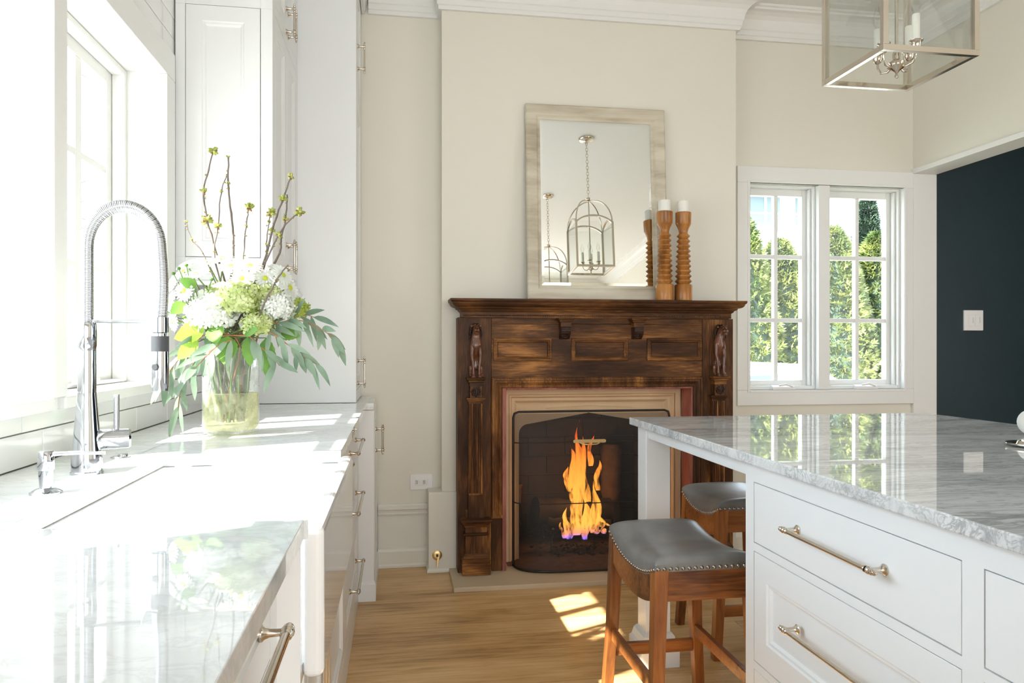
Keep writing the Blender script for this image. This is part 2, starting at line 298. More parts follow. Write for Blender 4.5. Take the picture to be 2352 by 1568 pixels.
# ---------------- windows
def casing(name, rect, plane, N, prof, mat='white'):
    struct(name, MB().sweep(rect, N, prof, closed=True), mat)
def left_window(i, y0, y1, cols):
    f = MB()
    # reveals: boards lining the opening
    d0, d1 = -1.02, XW - .004
    f.box(d0, d1, y0 - .02, y0, ZS - .03, ZH + .02).box(d0, d1, y1, y1 + .02, ZS - .03, ZH + .02).box(d0, d1, y0, y1, ZH, ZH + .02)
    f.rframe(0, -.945, -.905, y0 + .001, y1 - .001, ZS + .001, ZH - .001, .022, .01)
    w = struct('window_%d' % i, f, 'white', .003)
    MB().box(d0, XW + .02, y0 - .01, y1 + .01, ZS - .03, ZS).build('window_sill', 'white', w, .004)
    s = MB(); a, b, z0, z1 = y0 + .001, y1 - .001, ZS + .001, ZH - .001; st = .062
    s.rframe(0, -.985, -.946, a, b, z0, z1, st)
    s.build('sash', 'white', w, .003)
    g = MB(); zs = [z0 + st, z0 + (z1 - z0) * .345, z0 + (z1 - z0) * .665, z1 - st]
    for k in range(1, cols):
        yy = a + st + (b - a - 2 * st) * k / cols; ww = .022 if (k != cols - 1 or i == 2) else .045
        MB().box(-.985, -.947, yy - ww / 2, yy + ww / 2, z0 + st, z1 - st).build('muntin', 'white', w, .003)
    for z in zs[1:3]: MB().box(-.983, -.949, a + st, b - st, z - .012, z + .012).build('muntin', 'white', w, .003)
    for k in range(cols):
        ya = a + st + (b - a - 2 * st) * k / cols; yb = a + st + (b - a - 2 * st) * (k + 1) / cols
        for q in range(3): MB().box(-.968, -.964, ya, yb, zs[q], zs[q + 1]).build('pane', 'pane', w)
    h = MB().box(-.904, -.865, (y0 + y1) / 2 - .05, (y0 + y1) / 2 + .05, ZS + .011, ZS + .026).tube([(-.885, (y0 + y1) / 2, ZS + .024), (-.87, (y0 + y1) / 2 - .05, ZS + .032)], .006, 8)
    h.build('crank', 'white', w, .003)
left_window(1, *wins[0], 3); left_window(2, *wins[1], 4)
struct('trim_5', MB().box(XW - .006, XW + .02, 2.667, 2.76, ZS - .0, ZH).box(XW - .006, XW + .02, .60, 2.76, ZH, 2.206).box(XW - .006, XW + .02, 1.828, 1.898, ZS, ZH).box(XW - .006, XW + .02, .60, .70, ZS, ZH), 'white', .003)
# back window: pair of casements
def back_window():
    f = MB(); Yi, Yo = 3.955, 4.12
    f.box(1.985, 2.0, Yi, Yo, .91, 2.133).box(2.98, 2.995, Yi, Yo, .91, 2.133).box(2.0, 2.98, Yi, Yo, 2.118, 2.133).box(2.0, 2.98, Yi - .0, Yo, .91, .925)
    f.box(2.43, 2.50, 3.962, Yo - .002, .926, 2.117)
    for a, b in ((2.0, 2.43), (2.50, 2.98)):      # inner stops
        f.rframe(1, 4.0, 4.052, a + .001, b - .001, .926, 2.117, .012, .02)
        f.box(b - .026, b - .014, 4.022, 4.052, .947, 2.104)
    w = struct('window_3', f, 'white', .002)
    # flat casing boards round the opening
    MB().box(1.925, 2.003, YW - .022, YW, .925, 2.118).box(2.977, 3.038, YW - .022, YW, .925, 2.118).box(1.925, 3.038, YW - .022, YW, 2.118, 2.212).box(1.925, 3.038, YW - .022, YW, .837, .925).build('casing', 'white', w, .003)
    for a, b in ((2.002, 2.428), (2.502, 2.978)):
        z0, z1, st = .927, 2.116, .050
        MB().rframe(1, 4.055, 4.10, a, b, z0, z1, st).build('sash', 'white', w, .003)
        xm = (a + b) / 2; zz = [z0 + st, 1.332, 1.707, z1 - st]
        MB().box(xm - .012, xm + .012, 4.06, 4.095, z0 + st, z1 - st).build('muntin', 'white', w, .003)
        for z in zz[1:3]: MB().box(a + st, b - st, 4.0615, 4.0935, z - .012, z + .012).build('muntin', 'white', w, .003)
        for xa, xb in ((a + st, xm), (xm, b - st)):
            for q in range(3): MB().box(xa, xb, 4.076, 4.080, zz[q], zz[q + 1]).build('pane', 'pane', w)
        xc = xm + (-.0 if a < 2.3 else 0)
        c = MB().sweep([(xc - .07, 3.992, .926), (xc + .07, 3.992, .926)], (0, 0, 1), [(-.0, 0), (.03, 0), (.022, .016), (0, .026)]).tube([(xc - .03, 3.972, .95), (xc + .01, 3.965, .957), (xc + .055, 3.968, .943)], [.006, .007, .005], 8)
        c.build('crank_handle', 'plastic', w, .003)
        MB().tube([(b + .004, 4.0, 1.14), (b + .006, 3.985, 1.10), (b + .003, 3.99, 1.06)], [.003, .005, .007], 8).build('latch', 'plastic', w)
back_window()
# wiring plates
t = thing('outlet', 'white double wall outlet low on the cream wall', 'outlet', (.13, 3.97, .45))
MB().box(.069, .190, 3.972, YW + .002, .409, .492).build('plate', 'plastic', t, .003)
MB().box(.096, .163, 3.968, 3.974, .434, .467).build('receptacle', 'plastic', t, .0015)
k = MB()
for x in (.108, .146):
    k.box(x - .008, x - .006, 3.9665, 3.9685, .448, .460).box(x - .008, x - .006, 3.9665, 3.9685, .440, .446).box(x - .001, x + .001, 3.9665, 3.9685, .440, .460).lathe([(0, 0), (.003, 0), (.003, .002)], (x + .010, 3.9685, .45), (0, -1, 0), 8)
k.build('slots', 'black', t)
t = thing('light_switch', 'white double dimmer switch on the dark teal wall', 'switch', (3.451, 3.97, 1.333))
MB().box(3.386, 3.516, 3.970, YW + .002, 1.273, 1.396).build('plate', 'plastic', t, .003)
for x in (3.428, 3.474): MB().box(x - .016, x + .012, 3.965, 3.971, 1.300, 1.369).build('rocker', 'plastic', t, .0015); MB().box(x + .014, x + .018, 3.963, 3.971, 1.32, 1.352).build('slider', 'plastic', t, .001)
t = thing('gas_key_valve', 'round brass gas key valve low on the white box beside the mantel', 'valve', (.206, 3.845, .088))
MB().lathe([(0, .006), (.012, .007), (.022, .005), (.026, .002), (.026, -.002)], (.206, 3.845, .09), (0, -1, 0), 24).build('flange', 'brass', t)
MB().lathe([(0, .02), (.007, .02), (.007, 0)], (.206, 3.843, .092), (0, -1, 0), 4, False).build('socket', 'black', t)
MB().beam((.212, 3.828, .088), (.205, 3.826, .035), .012, .004, .006, .003).build('key', 'brass', t, .001)
# ================================================================ KITCHEN CABINETS
def pull(parent, p0, p1, nrm, r=.0055, mat='nickel', name='handle'):
    p0, p1, n = Vector(p0), Vector(p1), Vector(nrm).normalized(); d = (p1 - p0).normalized(); h = .034; mb = MB()
    for p, sgn in ((p0, -1), (p1, 1)):
        mb.lathe([(0, 0), (.011, 0), (.011, .003), (.008, .006), (.0055, .012), (.005, .024), (.0055, h)], p, n, 14)
        c = p + n * h
        mb.ball(c, r * 1.55, 12); mb.lathe([(r * .9, .006), (r * 1.3, .009), (r * 1.3, .011), (r * .8, .014), (r * 1.0, .018), (r * .5, .022), (0, .023)], c, d * sgn, 12)
        mb.lathe([(r * 1.25, .008), (r * 1.35, .011), (r, .014)], c, -d * sgn, 12)
    mb.tube([p0 + n * h, p1 + n * h], r, 12)
    return mb.build(name, mat, parent)
def door(parent, O, u, v, n, w, h, name='door', raised=True, mat='cab', fr=.062, th=.02):
    """inset panel door: O lower corner, u width dir, v up, n outward"""
    O, u, v, n = map(Vector, (O, u, v, n)); mb = MB()
    def ring(a, b):
        return [O + u * a + v * a + n * b, O + u * (w - a) + v * a + n * b, O + u * (w - a) + v * (h - a) + n * b, O + u * a + v * (h - a) + n * b]
    if raised: rs = [ring(0, -th), ring(0, -.001), ring(.001, 0), ring(fr, 0), ring(fr + .004, -.004), ring(fr + .010, -.0045), ring(fr + .016, -.010), ring(fr + .02, -.0105)]
    else: rs = [ring(0, -th), ring(0, -.001), ring(.001, 0)]
    vs = [p for r in rs for p in r]; fs = [(0, 1, 2, 3)[::-1]]
    for i in range(len(rs) - 1):
        for k in range(4): fs.append((i * 4 + k, i * 4 + (k + 1) % 4, (i + 1) * 4 + (k + 1) % 4, (i + 1) * 4 + k))
    fs.append(tuple(range(len(vs) - 4, len(vs)))); mb.add(vs, fs)
    return mb.build(name, mat, parent)
def frame_face(mb, plane, axis, u0, u1, v0, v1, holes, th=.03, sgn=1):
    """face frame with rectangular holes (list of u0,u1,v0,v1); plane coordinate on axis (0 = x, 1 = y), outward sign"""
    us = sorted({u0, u1, *[h[0] for h in holes], *[h[1] for h in holes]}); vz = sorted({v0, v1, *[h[2] for h in holes], *[h[3] for h in holes]})
    for a, b in zip(us, us[1:]):
        run = None
        for c, d in zip(vz, vz[1:]):
            inh = any(h[0] - 1e-6 <= a and b <= h[1] + 1e-6 and h[2] - 1e-6 <= c and d <= h[3] + 1e-6 for h in holes)
            if inh: continue
            if axis == 0: mb.box(plane - sgn * th, plane, a, b, c, d)
            else: mb.box(a, b, plane - sgn * th, plane, c, d)
XF, G = -.176, .0022
def base_cab(name, label, y0, y1, fronts, zt=.882, xf=XF, x0=-.78):
    """fronts: (kind, ya, yb, za, zb, handle) with handle None, 'h' or 'v0'/'v1'"""
    t = thing(name, label, 'cabinet', (x0 / 2 + xf / 2, (y0 + y1) / 2, 0))
    holes = [f[1:5] for f in fronts]; mb = MB(); frame_face(mb, xf, 0, y0, y1, 0, zt, holes)
    mb.box(x0, xf - .05, y0, y0 + .015, 0, zt).box(x0, xf - .05, y1 - .015, y1, 0, zt).box(x0, xf - .05, y0, y1, 0, .02).box(x0, x0 + .01, y0, y1, 0, zt).box(xf - .06, xf - .03, y0, y1, 0, zt)
    mb.build('body', 'cab', t)
    for kd, ya, yb, za, zb, hd in fronts:
        nm = 'drawer' if kd[0] == 'd' else 'door'
        d = door(t, (xf, ya + G, za + G), (0, 1, 0), (0, 0, 1), (1, 0, 0), yb - ya - 2 * G, zb - za - 2 * G, nm, kd in ('D', 'dp'), fr=.055)
        ym, zm = (ya + yb) / 2, (za + zb) / 2
        if hd == 'h': hl = min(.2, (yb - ya) * .28); pull(d, (xf, ym - hl, zm), (xf, ym + hl, zm), (1, 0, 0))
        elif hd == 'H': pull(d, (xf, ym - .34, zm + .004), (xf, ym + .34, zm + .004), (1, 0, 0), .0062)
        elif hd == 'v0': pull(d, (xf, ya + .03, zb - .20), (xf, ya + .03, zb - .07), (1, 0, 0))
        elif hd == 'v1': pull(d, (xf, yb - .03, zb - .20), (xf, yb - .03, zb - .07), (1, 0, 0))
    return t
base_cab('drawer_cabinet', 'white three drawer base cabinet at the far end of the run, next to the wall', 2.56, 3.455,
         [('d', 2.60, 3.40, .70, .855, 'h'), ('dp', 2.60, 3.40, .425, .68, 'h'), ('dp', 2.60, 3.40, .12, .405, 'h')])
base_cab('base_cabinet', 'white base cabinet between the farmhouse sink and the three drawers', 1.90, 2.56,
         [('d', 1.94, 2.53, .74, .86, 'h'), ('D', 1.94, 2.53, .12, .715, None)])
base_cab('sink_cabinet', 'white cabinet with a pair of doors under the farmhouse sink', 1.13, 1.90,
         [('D', 1.17, 1.513, .12, .655, 'v1'), ('D', 1.517, 1.86, .12, .655, 'v0')], zt=.668)
base_cab('base_cabinet', 'nearest white base cabinet, under the counter in the lower left corner', .20, 1.13,
         [('dp', .24, 1.075, .735, .86, 'H'), ('D', .24, .655, .12, .715, None), ('D', .66, 1.075, .12, .715, None)])
# furniture plinth strip
t = thing('tall_cabinet', 'tall white pantry cabinet on a projecting base against the back wall', 'cabinet', (-.45, 3.7, 0))
mb = MB(); mb.box(-.79, -.105, 3.462, 3.962, 0, .882)
mb.build('base_body', 'cab', t, .002)
MB().sweep([(-.79, 3.462, 0), (-.105, 3.462, 0), (-.105, 3.962, 0)], (0, 0, 1), [(0, 0), (.008, 0), (.008, .078), (.005, .083), (.004, .09), (0, .095)]).build('plinth', 'cab', t)
bd = door(t, (-.103, 3.50, .13), (0, 1, 0), (0, 0, 1), (1, 0, 0), .42, .70, 'door'); pull(bd, (-.103, 3.64, .672), (-.103, 3.64, .775), (1, 0, 0))
XT = -.188; mb = MB().box(-.79, XT - .03, 3.49, 3.974, .916, 3.02); frame_face(mb, XT, 0, 3.49, 3.975, .916, 3.02, [(3.515, 3.95, .97, 2.38), (3.515, 3.95, 2.42, 2.98)]); mb.build('upper_body', 'cab', t)
for za, zb, hz in ((2.42, 2.98, 2.507), (.97, 2.38, 1.0)):
    d = door(t, (XT, 3.517, za + .002), (0, 1, 0), (0, 0, 1), (1, 0, 0), .431, zb - za - .004, 'door'); pull(d, (XT, 3.6, hz), (XT, 3.6, hz + .108), (1, 0, 0), .004)
MB().sweep([(-.79, 3.49, 0), (-.185, 3.49, 0), (-.185, 3.975, 0)], (0, 0, 1), [(a * .8, min(z, 3.098)) for a, z in CP]).build('crown', 'cab', t)
# upper cabinet over the counter
XU, YU = -.452, 2.826
t = thing('upper_cabinet', 'white upper wall cabinet with panelled end, left of the tall cabinet', 'cabinet', (-.62, 3.15, 1.42))
mb = MB().box(-.788, XU - .03, YU + .0005, 3.487, 1.44, 3.019); frame_face(mb, XU, 0, YU, 3.488, 1.44, 3.02, [(2.868, 3.163, 1.47, 2.42), (3.163, 3.458, 1.47, 2.42), (2.868, 3.163, 2.46, 2.98), (3.163, 3.458, 2.46, 2.98)]); mb.build('body', 'cab', t)
mb = MB(); frame_face(mb, YU - .018, 1, -.79, XU, 1.44, 3.02, [(-.756, -.494, 1.50, 2.415), (-.756, -.494, 2.49, 2.95)], .02, -1); mb.build('end_frame', 'cab', t, .0012)
door(t, (-.754, YU - .020, 1.502), (1, 0, 0), (0, 0, 1), (0, -1, 0), .258, .911, 'end_panel', fr=.055)
door(t, (-.754, YU - .020, 2.492), (1, 0, 0), (0, 0, 1), (0, -1, 0), .258, .456, 'end_panel', fr=.055)
for ya, s in ((2.870, 1), (3.165, 0)):
    for za, zb in ((1.47, 2.42), (2.46, 2.98)):
        d = door(t, (XU, ya, za + .002), (0, 1, 0), (0, 0, 1), (1, 0, 0), .291, zb - za - .004, 'door'); yy = ya + .268 if s else ya + .025
        hz = 1.50 if za < 2 else 2.472
        pull(d, (XU, yy, hz), (XU, yy, hz + .095), (1, 0, 0), .0045)
MB().sweep([(-.79, YU, 1.40), (XU, YU, 1.40), (XU, 3.488, 1.40)], (0, 0, 1), [(-.02, 0), (.020, 0), (.024, .012), (.014, .02), (.01, .04), (-.02, .04)]).build('light_rail', 'cab', t)
MB().sweep([(-.79, YU - .015, 0), (XU + .015, YU - .015, 0), (XU + .015, 3.488, 0)], (0, 0, 1), [(a * .8, min(z, 3.098)) for a, z in CP]).build('crown', 'cab', t)
# worktops
t = tag(MB().extr([(-.794, 1.145), (-.794, .05), (-.139, .05), (-.139, 1.145), (-.132, 1.148), (-.56, 1.148), (-.56, 1.893), (-.139, 1.893), (-.139, 3.452), (-.106, 3.452), (-.106, 3.935), (-.14, 3.97), (-.794, 3.97)], 2, .884, .914).build('worktop', 'marblew', None, .0025), 'polished white marble worktop with the sink cut into it', 'countertop')
# farmhouse sink
t = thing('farmhouse_sink', 'white apron front farmhouse sink under the chrome faucet', 'sink', (-.33, 1.52, .67))
s = MB(); x0, x1, y0, y1, zt, zb = -.556, -.110, 1.150, 1.890, .902, .670; wt = .022
xm = -.142
s.box(xm, x1, y0, y1, zb, zt).build('apron', 'sink', t, .012, seg=4)
MB().box(x0 - .02, x0 + .002, y0 - .02, y1 + .02, zb, .8835).box(x0 + .002, xm, y0 - .02, y0 + .003, zb, .8835).box(x0 + .002, xm, y1 - .003, y1 + .02, zb, .8835).box(x0 + .002, xm, y0 + .003, y1 - .003, zb, zb + wt).build('basin', 'sink', t)
MB().lathe([(0, .004), (.02, .004), (.024, .007), (.043, .005), (.045, 0)], (-.33, 1.52, zb + wt), (0, 0, 1), 24).build('drain', 'chrome', t)
# ---------------- island
XI, ZI = .905, .878
t = thing('kitchen_island', 'white panelled kitchen island with drawers and open leg end', 'island', (1.35, .9, 0))
holes = [(1.066, 1.771, .673, .829), (1.066, 1.771, .37, .652), (1.066, 1.771, .09, .35), (.32, 1.021, .673, .829), (.32, 1.021, .37, .652), (.32, 1.021, .09, .35)]
mb = MB(); frame_face(mb, XI, 0, -.6, 1.815, 0, ZI, holes, .03, -1)
mb.box(XI + .031, 2.079, 1.785, 1.815, 0, ZI).box(2.08, 2.1, -.6, 1.815, 0, ZI).box(XI + .031, 2.079, -.6, -.57, 0, ZI).box(XI + .035, XI + .05, -.56, 1.78, .001, ZI - .001)
mb.build('body', 'cab', t)
for i, (ya, yb, za, zb) in enumerate(holes):
    d = door(t, (XI, yb - G, za + G), (0, -1, 0), (0, 0, 1), (-1, 0, 0), yb - ya - 2 * G, zb - za - 2 * G, 'drawer', za < .6, fr=.062)
    if yb > 1.05: ym = 1.408; zm = .757 if za > .6 else .530 if za > .3 else .24
    else: ym = .67; zm = .758 if za > .6 else (za + zb) / 2 + .028
    pull(d, (XI, ym - .152, zm), (XI, ym + .152, zm), (-1, 0, 0), .0052)
def post(x, y):
    w = .047; p = MB().box(x - w, x + w, y - w, y + w, 0, ZI).build('post', 'cab', t, .003)
    MB().sweep([(x - w, y - w, 0), (x - w, y + w, 0), (x + w, y + w, 0), (x + w, y - w, 0)], (0, 0, 1), [(a * -1, z) for a, z in ((0, 0), (.026, 0), (.026, .075), (.018, .085), (.012, .11), (.004, .12), (0, .122))], closed=True).build('plinth', 'cab', t)
post(.952, 2.645); post(2.05, 2.645)
MB().box(XI + .01, XI + .03, 1.815, 2.60, .836, ZI).box(1.0, 2.0, 2.64, 2.66, .836, ZI).box(2.04, 2.06, 1.815, 2.60, .836, ZI).build('apron', 'cab', t, .002)
tag(MB().box(.878, 2.13, -.64, 2.714, .878, .905).build('island_top', 'marble', None, .003), 'grey veined polished marble slab on the island', 'countertop')
# ================================================================ FAUCET, SOAP PUMP, BUTTON
fx, fy = -.632, 1.635
t = thing('kitchen_faucet', 'tall chrome spring faucet with pull down spray head', 'faucet', (fx, fy, .914))
MB().lathe([(0, 0), (.031, 0), (.031, .004), (.029, .006), (.0285, .03)] + [(.0285 - .011 * i / 14, .03 + .135 * i / 14) for i in range(1, 15)] + [(.0175, .167 + .006 * i) for i in range(15)] + [(.0175, .26), (.0185, .262), (.0185, .306), (.017, .311), (0, .311)], (fx, fy, .914), seg=32).build('body', 'chrome', t)
top = Vector((fx, fy, 1.222)); end = Vector((-.49, fy, 1.232)); arc = []
for i in range(61):
    a = i / 60
    if a < .22: arc.append(top + Vector((0, 0, .16 * a / .22)))
    elif a < .9:
        q = math.pi * (a - .22) / .68; cx = (top.x + end.x) / 2; rx = (end.x - top.x) / 2; arc.append(Vector((cx - rx * math.cos(q), fy, 1.382 + .085 * math.sin(q))))
    else: arc.append(Vector((end.x + 0.004 * math.sin((a - .9) * 30), fy, 1.382 - (1.382 - 1.232) * (a - .9) / .1)))
# resample arc
def resample(pts, n):
    d = [0]
    for p, q in zip(pts, pts[1:]): d.append(d[-1] + (q - p).length)
    out = []; j = 0
    for i in range(n):
        s = d[-1] * i / (n - 1)
        while j < len(d) - 2 and d[j + 1] < s: j += 1
        out.append(pts[j].lerp(pts[j + 1], (s - d[j]) / max(1e-9, d[j + 1] - d[j])))
    return out
arc = resample(arc, 60)
MB().tube(arc, .0085, 12).build('hose', 'rubber', t)
fine = resample(arc, 170 * 10); hel = []
for i, p in enumerate(fine):
    tg = (fine[min(i + 1, len(fine) - 1)] - fine[max(i - 1, 0)]).normalized(); u = Vector((0, 1, 0)); v = tg.cross(u); q = i / 10 * 2 * math.pi
    hel.append(p + (u * math.cos(q) + v * math.sin(q)) * .0118)
MB().tube(hel, .0019, 5).build('spring', 'chrome', t)
hx = -.49
MB().lathe([(.0, 1.236), (.0165, 1.236), (.0165, 1.205), (.0125, 1.203), (.0125, 1.196)], (hx, fy, 0), seg=24).build('clamp', 'chrome', t)
MB().box(fx, hx - .028, fy - .005, fy + .005, 1.224, 1.231).extr([(hx - .036, 1.231), (hx - .014, 1.231), (hx - .014, 1.206), (hx - .03, 1.206), (hx - .036, 1.222)], 1, fy - .006, fy + .006).build('support_arm', 'chrome', t, .0015)
MB().lathe([(0, 1.197), (.0172, 1.197), (.0172, 1.165), (0, 1.165)], (hx, fy, 0), seg=24).build('grip', 'rubber', t)
MB().lathe([(0, 1.165), (.0172, 1.165), (.0172, 1.10), (.0155, 1.083), (.012, 1.083), (0, 1.085)], (hx, fy, 0), seg=24).build('spray_head', 'chrome', t)
MB().lathe([(0, .004), (.006, .004), (.0075, 0)], (hx - .004, fy - .0165, 1.133), (-.2, -1, 0), 16).build('spray_button', 'rubber', t)
MB().lathe([(0, .0), (.019, .0), (.021, .004), (.021, .042), (.0205, .044), (.0205, .060), (.017, .064), (0, .064)], (fx + .015, fy + .008, .982), (1, .35, 0), 24).build('valve_cartridge', 'chrome', t)
MB().tube([(fx + .050, fy + .02, .995), (fx + .050, fy + .02, 1.075)], .0055, 14).build('lever', 'chrome', t)
sx, sy = -.617, 1.421
t = thing('soap_dispenser', 'short chrome soap pump in front of the faucet', 'soap dispenser', (sx, sy, .914))
MB().lathe([(0, 0), (.026, 0), (.026, .003), (.018, .008), (.010, .011), (.0115, .03), (.0115, .045)], (sx, sy, .914), seg=24).build('base', 'chrome', t)
MB().lathe([(.0125, .042), (.0138, .044), (.0125, .074), (.011, .076), (0, .076)], (sx, sy, .914), seg=24).build('pump_head', 'chrome', t)
MB().tube([(sx + .008, sy, .984), (sx + .05, sy, .9855), (sx + .098, sy, .984)], [.004, .0034, .003], 10).build('spout', 'chrome', t)
t = thing('air_switch', 'small round chrome push button set in the counter right of the faucet', 'button', (-.645, 1.86, .914))
MB().lathe([(0, .003), (.016, .003), (.021, .0015), (.022, 0)], (-.645, 1.86, .914), seg=24).build('rim', 'chrome', t)
MB().lathe([(0, .008), (.010, .008), (.011, .006), (.011, .002)], (-.640, 1.86, .914), seg=20).build('push_cap', 'chrome', t)
# ================================================================ FIREPLACE
t = thing('fireplace_mantel', 'carved dark oak fireplace mantel with lions and fluted pilasters', 'mantel', (1.05, 3.8, 0))
FY = 3.75; L0, L1 = .306, 1.797; I0, I1 = .534, 1.581; S0, S1 = .478, 1.622
B = lambda *a: MB().box(*a)
HZ = .022
B(L0, S0, FY, YB, HZ, 1.325).build('left_stile', 'oakv', t, .002)
B(S1, L1, FY, YB, HZ, 1.325).build('right_stile', 'oakv', t, .002)
B(S0 + .001, S1 - .001, FY + .002, YB, .974, 1.325).build('frieze', 'oakh', t, .002)
B(S0 + .001, I0, FY + .004, YB, HZ, .974).build('left_jamb', 'oakv', t, .002)
B(I1, S1 - .001, FY + .004, YB, HZ, .974).build('right_jamb', 'oakv', t, .002)
# thin moulding under the shelf
B(S0 + .006, S1 - .006, FY - .006, FY + .004, 1.292, 1.297).build('fillet', 'oakh', t, .002)
# shelf: stacked crown profile swept round three sides
SP = [(0, 1.322), (.012, 1.322), (.014, 1.330), (.020, 1.333), (.022, 1.352), (.030, 1.358), (.034, 1.366), (.044, 1.369), (.048, 1.378)] + [(.048 + .028 * math.sin(a * math.pi / 10), 1.378 + .022 * (1 - math.cos(a * math.pi / 10))) for a in range(1, 6)] + [(.080, 1.402), (.084, 1.4095), (.084, 1.418), (0, 1.418)]
sh = MB().sweep([(L0 + .03, YB, 0), (L0 + .03, FY - .01, 0), (L1 - .03, FY - .01, 0), (L1 - .03, YB, 0)], (0, 0, 1), [(a * 1.0 - .0, z) for a, z in [(x - .012, z) for x, z in SP]])
sh.box(L0 + .02, L1 - .02, FY - .02, YB - .001, 1.326, 1.4178); sh.build('shelf', 'oakh', t, 0)
bd = MB(); n = 150
for i in range(n):
    x = L0 + .026 + (L1 - L0 - .052) * (i + .5) / n; bd.ball((x, FY - .013 - .0085, 1.335), .0042, 6)
bd.build('bead_moulding', 'oakh', t, kind='stuff')
# three frieze panels with beaded mouldings
for a in (.489, .900, 1.312):
    b, z0, z1 = a + .306, 1.100, 1.220
    pn = MB().sweep([(a, FY + .002, z0), (b, FY + .002, z0), (b, FY + .002, z1), (a, FY + .002, z1)], (0, -1, 0), [(0, 0), (0, .006), (-.004, .010), (-.010, .010), (-.012, .006), (-.018, .008), (-.024, .001), (-.024, -.001)], closed=True).build('panel_moulding', 'oakh', t)
    bb = MB(); nb = 42
    for i in range(nb):
        x = a + .023 + (b - a - .046) * i / (nb - 1)
        for z in (z0 + .021, z1 - .021): bb.ball((x, FY - .001, z), .0026, 5)
    for i in range(1, 12):
        z = z0 + .021 + (z1 - z0 - .042) * i / 12
        for x in (a + .023, b - .023): bb.ball((x, FY - .001, z), .0026, 5)
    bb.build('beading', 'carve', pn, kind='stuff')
# ogee moulding round the opening, stops at z .30
OP = [(0, 0), (0, .012), (-.006, .018), (-.014, .018), (-.017, .013), (-.024, .014), (-.036, .004), (-.042, .010), (-.049, .012), (-.054, .008), (-.054, 0)]
MB().sweep([(S0 + .001, FY, .30), (S1 - .001, FY, .30), (S1 - .001, FY, 1.016), (S0 + .001, FY, 1.016)], (0, -1, 0), OP, closed=False, cap=True).sweep([(S0 + .001, FY, 1.016), (S0 + .001, FY, .30)], (0, -1, 0), OP).build('opening_moulding', 'oakv', t) if False else None
om = MB().sweep([(S1 - .001, FY, .30), (S1 - .001, FY, 1.016), (S0 + .001, FY, 1.016), (S0 + .001, FY, .30)], (0, -1, 0), OP)
om.box(S0, I0, FY - .014, FY + .004, .296, .312).box(I1, S1, FY - .014, FY + .004, .296, .312); om.build('opening_moulding', 'oakv', t)
# plain base boards under the moulding are the jambs
def bracket(x, z0, z1, w, d, name='corbel'):
    c = MB()
    c.sweep([(x - w / 2, FY, 0), (x - w / 2, FY - d, 0), (x + w / 2, FY - d, 0), (x + w / 2, FY, 0)], (0, 0, 1), [(-.03, z1), (-.03, z1 - .045), (-.003, z1 - .045), (-.003, z1 - .022), (.004, z1 - .018), (.004, z1 - .011), (.010, z1 - .007), (.012, z1)], cap=True)
    c.box(x - w / 2 + .007, x + w / 2 - .007, FY - d + .008, FY, z1 - .046, z1 - .001)
    cp = c.build(name, 'oakh', t)
    # scroll with acanthus ribs
    s = MB(); n = 12; prev = None; rows = []
    for i in range(n + 1):
        q = i / n; zz = z1 - .045 - (z1 - .045 - z0) * q; dd = d * .85 * (1 - .35 * q) + .012 * math.sin(q * math.pi * 1.3)
        if q > .85: dd *= 1 - (q - .85) * 3
        rows.append([(x + (w / 2 - .006) * k / 4, FY - dd - (.0035 if k % 2 == 0 else 0) - .003 * math.sin(i * 2.2) * (1 - abs(k) / 5), zz) for k in range(-4, 5)])
    vs = [p for r in rows for p in r]; k = 9
    s.add(vs, [(i * k + j, i * k + j + 1, (i + 1) * k + j + 1, (i + 1) * k + j) for i in range(n) for j in range(k - 1)], True)
    for sd in (0, k - 1):
        e = [r[sd] for r in rows] + [(rows[-1][sd][0], FY, rows[-1][sd][2]), (rows[0][sd][0], FY, rows[0][sd][2])]; s.add(e, [tuple(range(len(e)))])
    for sx in (-1, 1): s.lathe([(0, .002), (.007, .002), (.009, 0), (.009, -.006)], (x + sx * (w / 2 - .008), FY - d * .55, z0 + .018), (sx, 0, 0), 12)
    for i in range(6):
        for sx in (-1, 1): s.tube([(x, FY - d * .82, z1 - .055 - i * .009), (x + sx * .012, FY - d * .80, z1 - .050 - i * .009), (x + sx * .020, FY - d * .70, z1 - .058 - i * .009)], [.003, .0028, .001], 5)
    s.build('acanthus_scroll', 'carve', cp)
for x in (.860, 1.250): bracket(x, 1.215, 1.322, .062, .055)
